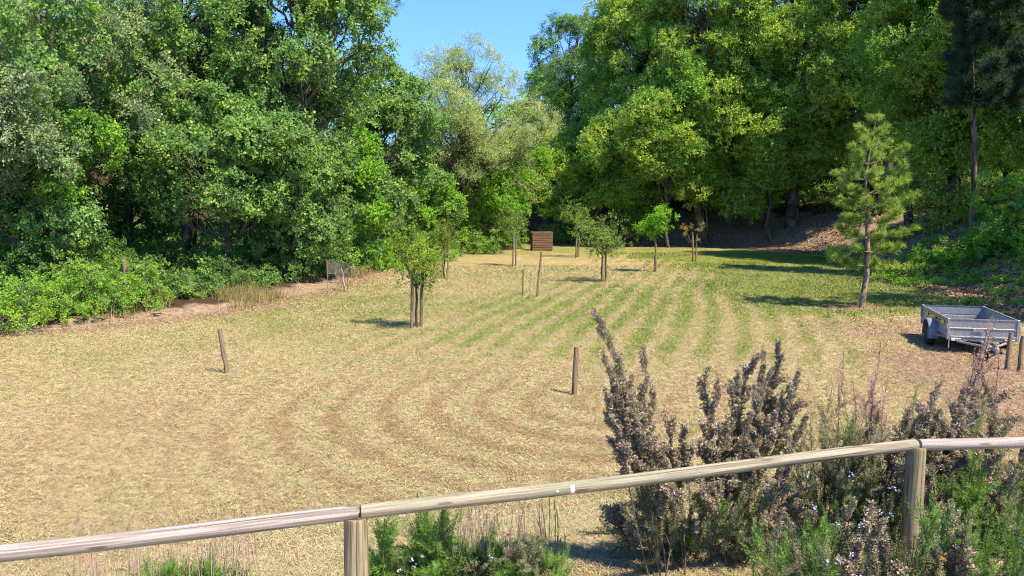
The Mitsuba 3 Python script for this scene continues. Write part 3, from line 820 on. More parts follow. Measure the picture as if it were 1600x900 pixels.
def sapling(label, px, py, H, fork, crown, lib, n, cs, seed, bare=False, lean=0.0, name='sapling'):
    rng = np.random.default_rng(seed)
    b = on_ground(px, py)
    k = thing(name, label, 'sapling')
    fk = b + np.array([lean * fork, 0, fork])
    P = curve(b - [0, 0, .1], fk, (rng.normal(0, .03), 0, 0), 7, rng, .012)
    parts = [tube(P, np.linspace(.042, .032, 7), 8, .1, seed)]
    pos = []
    nb = 9
    for q in range(nb):
        a = 2 * PI * q / nb + rng.normal(0, .3)
        e = fk + np.array([math.cos(a) * crown[0], math.sin(a) * crown[0], 0]) * rng.uniform(.45, .95) + np.array([lean, 0, rng.uniform(.25, 1.0) * crown[1]])
        c = curve(fk - [0, 0, rng.uniform(0, .25)], e, (0, 0, -.05), 6, rng, .03)
        parts.append(tube(c, np.linspace(.02, .006, 6), 5, caps=False))
        for _ in range(n // nb):
            s = rng.uniform(.3 if not bare else .75, 1.0) * 5
            pt = c[int(s)] * (1 - s % 1) + c[min(int(s) + 1, 5)] * (s % 1)
            e2 = pt + rng.normal(0, 1, 3) * np.array([.2, .2, .2]) * crown[0] * (.3 if bare else 1.0)
            pos.append(e2)
            parts.append(tube(np.array([pt, e2]), [.006, .004], 4, caps=False))
    put('trunk', join(parts), 'bark', k, smooth=True)
    pos = np.array(pos)
    if bare:
        pos = pos[::2]
    z = pos - (fk + [0, 0, .2]) + [0, 0, .3]
    clumps(k + '__crown', lib, pos, z + rng.normal(0, .2, z.shape), cs * rng.uniform(.7, 1.2, len(pos)), rng)
    labels[k + '__crown'] = {'kind': 'stuff'}
    return b


sapling('nearest young tree tied between two wooden stakes, leaves tipped orange', 652, 512, 3.0, 1.25, (0.72, 1.75), 'cherry', 126, .85, 401)
stake('left stake of the nearest sapling', 643, 514, 645, 424, .045)
stake('right stake of the nearest sapling', 658, 511, 660, 424, .045)
sapling('thin young tree behind and right of the nearest sapling', 694, 434, 3.0, 1.5, (.6, 1.4), 'cherry', 54, .8, 402)
stake('right stake of the thin sapling behind the nearest one', 699, 435, 701, 381, .04)
stake('left stake of the thin sapling behind the nearest one', 691, 436, 692, 392, .035)
sapling('young tree left of the slatted box', 801, 415, 3.6, 1.6, (.8, 1.9), 'apple', 90, .95, 403)
stake('left stake of the sapling beside the slatted box', 801, 417, 803, 362, .05)
stake('right stake of the sapling beside the slatted box', 806, 416, 806, 372, .05)
sapling('young tree with sparse leaves just right of the slatted box', 901, 402, 3.6, 2.0, (1.3, 1.9), 'apple', 99, 1.05, 404)
stake('left stake of the sapling right of the slatted box', 899.5, 403, 901, 372, .05)
stake('right stake of the sapling right of the slatted box', 903.5, 402, 905, 368, .05)
sapling('largest young tree in the row with wide forked limbs', 940, 441, 3.3, 1.35, (1.25, 1.55), 'apple', 135, 1.0, 405)
stake('left stake of the largest sapling in the row', 941, 441, 942, 384, .05)
stake('right stake of the largest sapling in the row', 946.5, 440, 946, 384, .05)
sapling('bright lime green young tree right of the largest sapling', 1022, 425, 3.5, 1.9, (.9, 1.5), 'lime', 117, 1.0, 406)
stake('only stake of the bright lime green sapling', 1025, 426, 1024, 376, .05)
sapling('almost leafless young tree with yellow buds at the end of the row', 1082, 408, 2.5, 1.1, (1.0, 1.25), 'bud', 63, .95, 407, bare=True)
stake('left stake of the almost leafless sapling', 1083, 409, 1082, 363, .055)
stake('right stake of the almost leafless sapling', 1087, 409, 1089, 366, .045)

# bare pale forked stem with a scrap of netting at the left field edge
b = on_ground(541, 456)
D0 = b[1]
k = thing('dead_sapling', 'pale bare forked stem at the edge of the left wood', 'dead sapling')
f0 = at(536, 428, D0)
parts = [tube(np.array([b - [0, 0, .1], at(538, 446, D0), at(535.5, 436, D0), f0]), [.035, .04, .04, .038], 8)]
for pts in ([(536, 428), (541, 423), (547, 418)], [(536, 428), (534, 422), (533, 417)], [(547, 418), (552, 417), (556, 416)], [(547, 418), (552, 420), (556, 420)]):
    parts.append(tube(np.array([at(a, c, D0) for a, c in pts]), [.033, .026, .016], 6))
put('trunk', join(parts), 'pale_bark', k, smooth=True)
k = thing('wire_netting', 'sagging scrap of rusty netting behind the pale forked stem', 'netting')
c0 = at(527, 421, D0 + .5)
parts = []
rr = np.random.default_rng(8)
def netpt(u, v):
    return c0 + np.array([(u - .5) * .85, .2 * math.sin(u * PI), (v - .5) * 0.55 - .15 * (u - .5) + .05 * math.sin(9 * u)])
for u in np.linspace(0, 1, 22):
    parts.append(tube(np.array([netpt(u + .02 * math.sin(5 * v), v) for v in np.linspace(0, 1, 6)]), .006, 4, caps=False))
for v in np.linspace(0, 1, 13):
    parts.append(tube(np.array([netpt(u, v + .03 * math.sin(6 * u)) for u in np.linspace(0, 1, 10)]), .006, 4, caps=False))
for u in (0.02, .98):
    parts.append(tube(np.array([netpt(u, 1.02), netpt(u, 0) - [0, 0, .6]]), .015, 5))
put('mesh', join(parts), 'rusty_wire', k)

# slatted box
b = on_ground(846, 391)
yaw = 0.10
TB = T().translate(b.tolist()).rotate([0, 0, 1], math.degrees(yaw))
k = thing('compost_bin', 'brown slatted wooden compost box at the far end of the field', 'compost bin')
w, h, dp = 0.74 * b[1] / 58, 1.36 * b[1] / 58, .6
for i in range(7):
    z0 = .06 + i * (h - .16) / 7
    for side in (-1, 1):
        m = box(-w, w, side * dp - .018, side * dp + .018, z0, z0 + (h - .16) / 7 - .035, .006)
        m.apply_transform(trimesh.transformations.rotation_matrix(.01 * ((i * 37) % 5 - 2), (0, 1, 0), (0, 0, z0)))
        put('slat', m, 'slat_wood', k, to_world=TB)
    for side in (-1, 1):
        put('slat', box(side * w - .018, side * w + .018, -dp + .02, dp - .02, z0, z0 + (h - .16) / 7 - .035, .006), 'slat_wood', k, to_world=TB)
for sx in (-1, 1):
    for sy in (-1, 1):
        put('corner_post', box(sx * (w - .06) - .04, sx * (w - .06) + .04, sy * (dp - .06) - .04, sy * (dp - .06) + .04, -.05, h - .08, .005), 'slat_wood', k, to_world=TB)
put('lid', cat([box(-w - .06, w + .06, -dp - .06, dp + .06, h - .07, h - .02, .01), box(-w - .02, w + .02, -dp - .03, -dp + .03, h - .2, h - .075, .01)]), 'slat_wood', k, to_world=TB)
b = on_ground(789, 388)
k = put('fallen_board', box(-.5, .5, -.12, .12, .02, .07, .01), 'grey_board', to_world=T().translate((b + [0, 0, .02]).tolist()).rotate([0, 0, 1], -25).rotate([0, 1, 0], 6))
labels[k] = {'label': 'pale board lying at the field edge left of the slatted box', 'category': 'board'}

# ---------------------------------------------------------------- the fence in front
ZR, RR = 1.71 - .044, .041
def rail_at(px):
    """Point of the rail's axis at this bearing (the rails are level)."""
    lo, hi = {0: (0, 864), 555: (555, 802), 1432: (1432, 695), 1600: (1600, 690)}[px]
    d = ray(lo, hi)
    t = (ZR - EYE[2]) / d[2]
    p = EYE + d * t
    return np.array([p[0], p[1], ZR])
RA, RB, RC, RD = rail_at(0), rail_at(555), rail_at(1432), rail_at(1600)
FN = thing('fence', 'weathered round wooden rail fence across the foreground', 'fence')
def rail(p, q, bs, label, seed, r=RR):
    d = norm(q - p)
    n = 26
    P = p + (q - p) * np.linspace(0, 1, n)[:, None]
    P[:, 2] += .006 * np.sin(np.linspace(0, 7, n) + seed)
    rad = np.full(n, r); rad[0] *= .96; rad[-1] *= .96
    return put('rail', tube(P, rad, 22, .05, seed), bs, FN, smooth=40 if False else True, label=label)
dAB, dBC, dCD = norm(RB - RA), norm(RC - RB), norm(RD - RC)
rail(RA - dAB * .9, RB + dAB * .015, 'rail_pale', 'pale grey left rail', 1, .043)
rail(RB + dBC * .03, RC - dBC * .012, 'rail_tan', 'greenish tan middle rail with a white tape mark', 2)
rail(RC + dCD * .02, RC + dCD * 2.6, 'rail_pale', 'pale grey right rail', 3)
for q, top, zr in ((RB, ZR - .022, 5), (RC, ZR - .012, 6)):
    g = hz(q[0], q[1])
    P = np.array([[q[0], q[1], g - .3], [q[0], q[1], g + .3], [q[0], q[1], top - .3], [q[0], q[1], top - .025], [q[0], q[1], top]])
    put('post', tube(P, [.072, .07, .068, .067, .06], 24, .05, zr), 'post_wood', FN, smooth=True)
g = RA - dAB * .8
put('post', tube(np.array([[g[0], g[1], hz(g[0], g[1]) - .3], [g[0], g[1], ZR - .02]]), .067, 20), 'post_wood', FN, smooth=True)
g = RC + dCD * 2.5
put('post', tube(np.array([[g[0], g[1], hz(g[0], g[1]) - .3], [g[0], g[1], ZR - .02]]), .067, 20), 'post_wood', FN, smooth=True)
def band(px, w, a0, a1):
    """A thin patch wrapped on the middle rail's face."""
    t = (px - 555) / (1432 - 555)
    D = 1 / ((1 - t) / RB[1] + t / RC[1])
    s = (D - RB[1]) / (RC[1] - RB[1])
    c = RB + (RC - RB) * s
    c[2] += .006 * math.sin(7 * (s) + 2)
    ax, u = dBC, np.array([0, 0, 1.0])
    o = np.cross(u, ax); o = o if o[1] < 0 else -o
    an = np.linspace(a0, a1, 9)
    v, m = [], len(an)
    for e in (-w / 2, w / 2):
        for j, a in enumerate(an):
            v.append(c + ax * (e + .004 * math.sin(3 * j + e * 90)) + (o * math.cos(a) + u * math.sin(a)) * (RR * 1.045))
    f = [[j, j + 1, m + j + 1, m + j] for j in range(m - 1)]
    return np.array(v), np.array(f), None
put('tape', band(893, .028, -.7, .75), 'white_paint', FN, label='white tape mark')
put('paint_spot', band(869, .016, -.05, .3), 'white_paint', FN)

# ---------------------------------------------------------------- rosemary and other plants along the fence
def sprig(rng, cols, n_whorl=11, per=7, L=.016, W=.007, length=.13, out=.9, taper=.5):
    P, Dv, C = [], [], []
    for i in range(n_whorl):
        t = i / (n_whorl - 1)
        a = rng.uniform(0, 2 * PI, per)
        rad = np.stack([np.cos(a), np.sin(a), rng.normal(0, .25, per)], 1)
        P.append(np.stack([0 * a, 0 * a, np.full(per, t * length)], 1) + rad * .003 + rng.normal(0, .003, (per, 3)))
        Dv.append(rad * out + np.array([0, 0, .6]) + rng.normal(0, .2, (per, 3)))
    P, Dv = np.vstack(P), norm(np.vstack(Dv))
    n = len(P)
    tt = P[:, 2] / length
    s = (1 - taper * np.clip(tt, 0, 1)) * rng.uniform(.7, 1.3, n)
    pick = rng.random(n)
    base = np.zeros((n, 3)); acc = 0
    for share, c in cols:
        base = np.where(((pick >= acc) & (pick < acc + share))[:, None], tint(rng, c, n, .25, .08), base)
        acc += share
    Nv = rng.normal(0, .6, (n, 3)) + np.array([0, 0, 1]) - Dv * .2
    return blades(P, Dv, Nv, L * s, W * s, base)


def bud_sprig(rng, cols):
    """Spent flower spike: many small calyx clumps standing off the stem in tight whorls."""
    parts = []
    for i in range(9):
        for j in range(4):
            a = rng.uniform(0, 2 * PI)
            o = np.array([math.cos(a) * .015, math.sin(a) * .015, i * .0155 + rng.uniform(-.006, .006)]) * rng.uniform(.6, 1.15)
            v, f, c = sprig(rng, cols, 2, 4, .017, .0105, .006, 1.0, 0)
            parts.append((v + o, f, c))
    return join(parts)


BROWN = [(0.34, (0.350, 0.270, 0.218)), (0.32, (0.575, 0.480, 0.400)), (0.10, (0.185, 0.142, 0.115)), (0.24, (0.265, 0.300, 0.140))]
PINK = [(0.5, (0.504, 0.329, 0.287)), (0.35, (0.35, 0.217, 0.196)), (0.15, (0.588, 0.462, 0.392))]
MIXED = [(0.45, (0.14, 0.203, 0.077)), (0.25, (0.336, 0.266, 0.21)), (0.2, (0.238, 0.294, 0.126)), (0.1, (0.504, 0.42, 0.336))]
GREEN = [(0.6, (0.147, 0.287, 0.056)), (0.3, (0.217, 0.378, 0.084)), (0.1, (0.084, 0.154, 0.042))]
DARKG = [(0.6, (0.077, 0.133, 0.045)), (0.3, (0.14, 0.196, 0.077)), (0.1, (0.252, 0.21, 0.154))]
for nm, mk in (('brown', lambda r, k: bud_sprig(r, BROWN)), ('pink', lambda r, k: sprig(r, PINK, 10, 6, .016, .0085, .13)), ('mixed', lambda r, k: sprig(r, MIXED, 12, 8, .021, .0055, .13)),
               ('green', lambda r, k: sprig(r, GREEN, 14, 7, .034, .0045, .16, .7)), ('dark', lambda r, k: sprig(r, DARKG, 12, 8, .024, .0055, .13))):
    LIB['rosemary_' + nm] = library('rosemary_' + nm, mk, 3)


def shrub(name, label, stems, seed, category='rosemary'):
    """stems: (root, tip, kinds from root to tip as (share of length, library or None), side shoots, scale)."""
    rng = np.random.default_rng(seed)
    k = thing(name, label, category)
    wood, sets = [], {}
    def line(P, kinds, sc, dense=1.0, r0=.006):
        wood.append(tube(P, np.linspace(r0, .002, len(P)), 5, caps=False))
        L = np.concatenate([[0], np.cumsum(np.linalg.norm(np.diff(P, axis=0), axis=1))])
        n = max(2, int(L[-1] / (.05 * sc) * dense))
        for s in np.linspace(0, L[-1] - .09 * sc, n):
            fr, lib = s / L[-1], None
            if rng.random() < .1: continue
            for share, l in kinds:
                if fr <= share: lib = l; break
            if lib is None: continue
            p = np.array([np.interp(s, L, P[:, j]) for j in range(3)])
            q = np.array([np.interp(s + .05, L, P[:, j]) for j in range(3)])
            sets.setdefault(lib, []).append((p + rng.normal(0, .008, 3), norm(q - p + 1e-6) + rng.normal(0, .22, 3), sc * rng.uniform(.75, 1.2) * (1.12 - .3 * fr)))
    for root, tip, kinds, shoots, sc in stems:
        l = np.linalg.norm(tip - root)
        P = curve(np.asarray(root), np.asarray(tip), rng.normal(0, .05 * l, 3) * [1, 1, .3], 9, rng, .008)
        line(P, kinds, sc)
        for _ in range(shoots):
            j = rng.uniform(.25, .85)
            a = P[int(j * 8)]
            d = norm(norm(P[-1] - P[0]) * .9 + rng.normal(0, .5, 3))
            e = a + d * rng.uniform(.12, .34) * (1.2 - j * .6)
            line(curve(a, e, (0, 0, -.01), 4), [(1.0, [lb for sh, lb in kinds if lb and sh >= j][0] if [lb for sh, lb in kinds if lb and sh >= j] else kinds[-1][1])], sc * .95, 1.0, .0035)
    put('stem', join(wood), 'bark', k, smooth=True)
    labels[k + '__stem'] = {'kind': 'stuff'}
    for lib, rows in sets.items():
        p, z, s = (np.array(q) for q in zip(*rows))
        clumps(k + '__foliage', 'rosemary_' + lib, p, z, s, rng)
    labels[k + '__foliage'] = {'kind': 'stuff'}
    return k


def rooted(px, D):
    x = (px - 800) / FPX * D
    return np.array([x, D, hz(x, D)])


SPIKE = [(.22, None), (.5, 'mixed'), (1.0, 'brown')]
rng = np.random.default_rng(70)
A = []
for px, py, D, b, sh in ((942, 545, 5.55, 1046, 4), (955, 578, 5.5, 1044, 5), (972, 600, 5.5, 1046, 5), (984, 585, 5.6, 1046, 4), (948, 618, 5.45, 1042, 3), (1020, 600, 5.7, 1060, 5), (928, 484, 5.55, 1045, 3), (962, 548, 5.6, 1040, 4), (940, 600, 5.5, 1035, 2), (1008, 540, 5.75, 1060, 4), (1040, 648, 5.6, 1070, 5), (1072, 668, 5.6, 1080, 3), (1100, 575, 6.0, 1110, 5), (1122, 590, 5.9, 1110, 4),
                         (1157, 585, 6.0, 1130, 4), (1178, 556, 6.1, 1140, 5), (1192, 548, 6.0, 1145, 5), (1220, 532, 6.1, 1150, 6), (1205, 570, 6.0, 1150, 6), (1252, 575, 6.1, 1165, 4), (1238, 600, 5.9, 1165, 5), (1170, 640, 5.8, 1140, 6), (1262, 640, 5.9, 1180, 5),
                         (1140, 650, 5.8, 1120, 5), (1215, 640, 5.8, 1160, 6), (1010, 680, 5.5, 1050, 4), (1030, 700, 5.4, 1060, 4)):
    A.append((rooted(b + rng.normal(0, 14), D - .1 + rng.normal(0, .1)), at(px, py, D), SPIKE, sh, rng.uniform(.95, 1.15)))
for _ in range(54):
    px = rng.uniform(935, 1270)
    py = rng.uniform(735, 890) - 40 * (px > 1080) + (60 if px < 985 else 0)
    D = rng.uniform(5.3, 6.0)
    A.append((rooted(px * .55 + .45 * 1110, D + .2), at(px, py, D), [(.2, None), (.6, 'mixed'), (1.0, rng.choice(['mixed', 'mixed', 'brown', 'brown', 'green']))], 4, rng.uniform(.85, 1.1)))
shrub('rosemary_shrub', 'tall brown rosemary with long leaning spikes at the left of the shrubs', A, 71)
Bq = []
for px, py, D, b, sh, kd in ((1300, 605, 6.3, 1330, 6, 'mixed'), (1290, 655, 6.2, 1320, 6, 'mixed'), (1312, 600, 6.3, 1335, 6, 'mixed'), (1318, 548, 6.5, 1340, 8, 'pink'), (1333, 600, 6.4, 1345, 7, 'pink'), (1376, 533, 6.5, 1370, 9, 'pink'), (1352, 610, 6.4, 1355, 7, 'pink'), (1368, 600, 6.4, 1360, 7, 'pink'), (1388, 590, 6.4, 1375, 7, 'pink'), (1405, 655, 6.2, 1395, 7, 'brown'), (1375, 640, 6.2, 1370, 7, 'brown'),
                         (1418, 640, 6.2, 1405, 6, 'brown'), (1432, 608, 6.3, 1410, 5, 'green'), (1335, 640, 6.2, 1340, 5, 'green'), (1462, 604, 6.2, 1430, 7, 'brown'), (1448, 640, 6.1, 1425, 8, 'brown'), (1440, 655, 6.1, 1420, 8, 'brown'), (1478, 640, 6.1, 1440, 7, 'brown'), (1350, 670, 6.0, 1350, 7, 'mixed'), (1390, 680, 6.0, 1390, 7, 'brown')):
    Bq.append((rooted(b + rng.normal(0, 10), D - .2), at(px, py, D), [(.2, None), (.55, 'mixed'), (1.0, kd)], sh, rng.uniform(1.0, 1.25)))
for _ in range(66):
    px, D = rng.uniform(1235, 1440), rng.uniform(5.6, 6.3)
    py = rng.uniform(650, 880)
    Bq.append((rooted(px * .6 + .4 * 1350, D + .1), at(px, py, D), [(.2, None), (.5, 'dark'), (1.0, rng.choice(['mixed', 'mixed', 'brown', 'dark']))], 4, rng.uniform(.85, 1.1)))
shrub('rosemary_shrub', 'mixed green and brown rosemary behind the middle rail left of the right post', Bq, 72)
Cq = []
for px, py, D, b, sh, kd in ((1556, 500, 6.6, 1527, 9, 'pink'), (1548, 515, 6.55, 1524, 9, 'pink'), (1535, 560, 6.5, 1520, 8, 'pink'), (1552, 560, 6.5, 1526, 8, 'pink'), (1545, 590, 6.5, 1524, 8, 'pink'), (1550, 492, 6.6, 1525, 8, 'pink'), (1540, 545, 6.5, 1522, 6, 'pink'), (1562, 540, 6.5, 1530, 5, 'pink'), (1526, 572, 6.5, 1515, 5, 'brown'), (1512, 600, 6.3, 1505, 6, 'brown'), (1530, 610, 6.3, 1515, 7, 'brown'), (1492, 622, 6.2, 1490, 5, 'brown'), (1545, 640, 6.3, 1525, 5, 'brown'), (1524, 640, 6.2, 1515, 6, 'brown'), (1505, 650, 6.2, 1500, 6, 'brown'), (1542, 615, 6.2, 1525, 2, 'green'), (1575, 665, 6.1, 1560, 2, 'green'), (1480, 660, 6.1, 1480, 5, 'brown'), (1556, 660, 6.2, 1540, 4, 'brown')):
    Cq.append((rooted(b + rng.normal(0, 10), D - .2), at(px, py, D), [(.2, None), (.5, 'mixed'), (1.0, kd)], sh, rng.uniform(.9, 1.1)))
for _ in range(70):
    px, D = rng.uniform(1440, 1660), rng.uniform(5.6, 6.4)
    py = rng.uniform(690, 890)
    Cq.append((rooted(px * .6 + .4 * 1540, D + .1), at(px, py, D), [(.2, None), (.45, 'dark'), (1.0, rng.choice(['mixed', 'green', 'brown', 'green', 'mixed']))], 4, rng.uniform(.9, 1.15)))
shrub('rosemary_shrub', 'rosemary with a thin pinkish spike in front of the trailer', Cq, 73)
E = []
for _ in range(34):
    px, D = rng.uniform(1190, 1300), rng.uniform(4.1, 4.6)
    E.append((rooted(px, D), at(px + rng.normal(0, 10), rng.uniform(800, 880), D), [(.15, None), (.4, 'dark'), (1.0, rng.choice(['green', 'mixed', 'green']))], 3, 1.0))
shrub('rosemary_shrub', 'small fresh green rosemary at the bottom edge under the middle rail', E, 74)
E = []
for _ in range(74):
    px, D = rng.uniform(1310, 1640), rng.uniform(4.2, 5.0)
    py = rng.uniform(770, 890) + (45 if abs(px - 1430) < 40 else 0)
    E.append((rooted(px, D), at(px + rng.normal(0, 12), py, D), [(.15, None), (.45, 'dark'), (1.0, rng.choice(['green', 'mixed', 'brown', 'green'] if px > 1450 else ['mixed', 'brown', 'dark']))], 3, 1.0))
shrub('rosemary_shrub', 'low tangled rosemary around the foot of the right post', E, 75)
E = []
for _ in range(26):
    px = rng.choice([590, 612, 640, 652, 668, 690, 705]) + rng.normal(0, 9)
    E.append((rooted(px * .7 + .3 * 650, 4.75), at(px, rng.uniform(792, 870) - (12 if px > 620 else -15), rng.uniform(4.55, 4.9)), [(.1, None), (.3, 'dark'), (1.0, 'green')], 5, 1.05))
E.append((rooted(655, 4.8), at(652, 770, 4.75), [(.1, None), (.3, 'dark'), (1.0, 'green')], 4, 1.0))
shrub('rosemary_shrub', 'fresh green rosemary with tall shoots right of the left post', E, 76)
E = []
for _ in range(44):
    px = rng.uniform(715, 878)
    E.append((rooted(px, 4.9), at(px + rng.normal(0, 6), rng.uniform(838, 895) - 22 * (abs(px - 765) < 14), rng.uniform(4.7, 5.0)), [(.1, None), (.35, 'dark'), (1.0, 'green' if rng.random() < .6 else 'mixed')], 4, 1.0))
shrub('rosemary_shrub', 'low green rosemary at the bottom centre left of the brown shrub', E, 77)
E = []
for _ in range(60):
    px = rng.uniform(210, 362)
    h = 872 + 26 * ((px - 300) / 75) ** 2
    E.append((rooted(px, 4.5), at(px + rng.normal(0, 6), h + rng.uniform(0, 20), rng.uniform(4.3, 4.7)), [(.1, None), (1.0, 'green')], 2, .8))
shrub('green_mound', 'small bright green mound of lavender at the bottom left', E, 78, 'lavender')


def stalks(name, label, pxs, pys, Ds, rng, spread=.05, color_keys=(0.36, 0.26, 0.22), category='lavender'):
    parts, heads = [], []
    for px, py, D in zip(pxs, pys, Ds):
        t = at(px, py, D)
        r = np.array([t[0] + rng.normal(0, spread), D + rng.normal(0, spread), hz(t[0], D)])
        c = curve(r, t, rng.normal(0, .015, 3), 5)
        v, f, uv = tube(c, [.0026, .0024, .0022, .002, .0016], 4, caps=False)
        parts.append((v, f, np.repeat(tint(rng, color_keys, 1, .2), len(v), 0)))
        if rng.random() < .6:
            n = 14
            p = t + np.outer(rng.uniform(-.05, 0, n), norm(c[-1] - c[-2]))
            heads.append(blades(p, rng.normal(0, 1, (n, 3)) + [0, 0, 1.2], rng.normal(0, 1, (n, 3)), .012, .005, tint(rng, (.24, .17, .15), n, .25)))
    k = thing(name, label, category)
    put('stalks', join(parts), 'dry', k)
    labels[k + '__stalks'] = {'kind': 'stuff'}
    put('heads', join(heads), 'dry', k)
    labels[k + '__heads'] = {'kind': 'stuff'}


rng = np.random.default_rng(81)
n = 150
stalks('dry_lavender', 'dry pinkish lavender stalks behind the green rosemary at the bottom centre', rng.uniform(715, 850, n), rng.uniform(780, 870, n), rng.uniform(4.9, 5.5, n), rng)
n = 130
stalks('dry_lavender', 'sparse dry lavender stalks under the left rail', rng.uniform(120, 395, n), rng.uniform(795, 895, n), rng.uniform(4.3, 4.9, n), rng)
# a few grass blades right of the dry stalks
E = []
k = thing('grass_tuft', 'tall thin grass tuft between the dry lavender and the brown shrub', 'grass')
pts = [(858, 780, 850), (866, 785, 862), (846, 790, 852), (883, 838, 868), (876, 842, 864), (840, 815, 850), (870, 800, 866)]
parts = []
for tx, ty, bx in pts:
    D = 5.0
    c = curve(rooted(bx, D), at(tx, ty, D), (.02, 0, .08), 7)
    for a, b2 in zip(c[:-1], c[1:]):
        parts.append(blades(a[None], (b2 - a)[None], np.array([[0, -1, .2]]), np.linalg.norm(b2 - a) * 1.5, .011, tint(rng, (.16, .17, .07), 1, .3)))
put('blades', join(parts), 'leaf', k)
# small pale blue flowers on the shrubs
def flowers(spots, col, s=.0085):
    for j, (px, py, D) in enumerate(spots):
        r = np.random.default_rng(900 + j)
        home = 'rosemary_shrub' if px < 1230 and px > 900 and py < 800 else 'rosemary_shrub_005' if px < 720 else 'rosemary_shrub_006' if px < 900 else 'rosemary_shrub_004' if py > 790 else 'rosemary_shrub_001' if px < 1440 else 'rosemary_shrub_002'
        n = 9
        put('flower', blades(at(px, py, D) + r.normal(0, .007, (n, 3)), r.normal(0, 1, (n, 3)) + [0, -.6, .3], r.normal(0, 1, (n, 3)) + [0, -1, .5], s * 1.5, s, tint(r, col, n, .12)), 'dry', home, label='tiny pale blue flower')
rng = np.random.default_rng(5)
spots = [(1150, 633, 5.6), (1206, 672, 5.6), (1262, 740, 4.7), (1330, 742, 4.65), (1392, 760, 4.6), (1403, 766, 4.6), (1362, 800, 4.4), (1376, 800, 4.4), (1392, 803, 4.4), (1306, 818, 4.2), (1292, 878, 4.1), (1312, 876, 4.1), (1330, 866, 4.1), (1346, 820, 4.2), (1068, 775, 4.7), (1052, 770, 4.7), (1372, 680, 5.7), (1500, 664, 5.8), (1520, 662, 5.8), (625, 890, 4.5), (642, 876, 4.5), (648, 884, 4.5), (660, 868, 4.5), (768, 872, 4.6), (1344, 898, 4.1), (1272, 792, 4.3)]
flowers(spots, (.42, .46, .66))
k = thing('orange_flower', 'tiny orange flower low in the grass right of the right post', 'flower')
r = np.random.default_rng(990)
put('petals', blades(at(1473, 875, 4.15) + r.normal(0, .006, (9, 3)), r.normal(0, 1, (9, 3)) + [0, -.6, .3], r.normal(0, 1, (9, 3)) + [0, -1, .5], .0135, .009, tint(r, (.65, .28, .02), 9, .12)), 'dry', k)

# ---------------------------------------------------------------- the trailer
c0 = np.array([10.07, 18.0])
yd = norm(np.array([0.69, 2.5])); xd = np.array([yd[1], -yd[0]])
M = np.eye(4); M[:2, 0], M[:2, 1] = xd, yd
M[:2, 3] = c0
mid = c0 + xd * .7 + yd * 1.2
M[2, 3] = hz(mid[0], mid[1])
TT = T(M)
TW, TL, Z0, Z1 = 1.42, 2.55, .38, .81
TR = thing('trailer', 'small open galvanised steel car trailer parked on the lawn at the right', 'trailer')
def tp(name, mesh, bs='steel', parent=None, label=None, smooth=False):
    return put(name, mesh, bs, parent or TR, smooth=smooth, label=label, to_world=TT)
def panel(length, h, ribs):
    """Pressed sheet panel along +x with folded edges and ribs that stand out towards -y."""
    prof = [(0, 0)]
    z = 0
    prof = [(.0, 0), (-.018, .0), (-.018, .02), (0, .03)]
    for a, b in ribs:
        prof += [(0, a), (-.016, a + .012), (-.016, b - .012), (0, b)]
    prof += [(0, h - .028), (-.016, h - .02), (-.016, h), (.014, h)]
    prof = np.array(prof)
    v = np.vstack([np.c_[np.full(len(prof), 0), prof], np.c_[np.full(len(prof), length), prof]])
    inner = prof + np.array([.004, 0])
    n = len(prof)
    f = [[j, j + n, j + n + 1, j + 1] for j in range(n - 1)]
    return trimesh.Trimesh(v, np.vstack([np.array(f)[:, [0, 1, 2]], np.array(f)[:, [0, 2, 3]]]), process=False)
def place(m, x, y, z, rz):
    m = m.copy()
    m.apply_transform(trimesh.transformations.rotation_matrix(rz, (0, 0, 1)))
    m.apply_translation((x, y, z)); return m
H = Z1 - Z0
ribs = [(.185, .225)]
pf = tp('front_panel', place(panel(TW, H, ribs), 0, 0, Z0, 0), label='near end panel with a bright pressed rib')
pb = tp('back_panel', place(panel(TW, H, ribs), TW, TL, Z0, PI))
sl = tp('side_panel', place(panel(TL, H, [(.03, .10)]), 0, TL, Z0, -PI / 2), label='left side panel with a yellow stripe')
sr = tp('side_panel', place(panel(TL, H, [(.03, .10)]), TW, 0, Z0, PI / 2))
tp('floor', box(.01, TW - .01, .01, TL - .01, Z0 + .004, Z0 + .022), 'blue_board')
for x, y in ((0, 0), (TW, 0), (0, TL), (TW, TL)):
    cp = tp('corner_post', box(x - .028, x + .028, y - .028, y + .028, Z0 - .06, Z1 + .006, .008))
    sx = -1 if x == 0 else 1
    tp('latch', cat([box(x + sx * .03 - .012, x + sx * .03 + .012, y - .03, y + .03, Z0 + .2, Z0 + .3, .005), box(x + sx * .04 - .008, x + sx * .04 + .008, y - .012, y + .012, Z0 + .12, Z0 + .33, .004)]), parent=cp)
tp('frame', cat([box(.03, TW - .03, .0, .05, Z0 - .085, Z0 - .004, .006), box(.03, TW - .03, TL - .05, TL, Z0 - .085, Z0 - .004, .006), box(.03, .08, .052, TL - .052, Z0 - .085, Z0 - .004, .006), box(TW - .08, TW - .03, .052, TL - .052, Z0 - .085, Z0 - .004, .006), box(.0, TW, 1.28, 1.34, Z0 - .16, Z0 - .09, .006)]))
for x in (.16, TW - .16):
    ll = tp('tail_lamp', box(x - .11, x + .11, -.045, -.005, Z0 - .085, Z0 - .015, .008), 'steel')
    tp('lens', box(x - .095, x - .02, -.052, -.046, Z0 - .078, Z0 - .022, .003), 'red_lens' if x > .5 else 'white_paint', ll)
tp('plate', box(TW / 2 - .2, TW / 2 + .02, -.026, -.02, Z0 + .13, Z0 + .19, .002), 'steel')
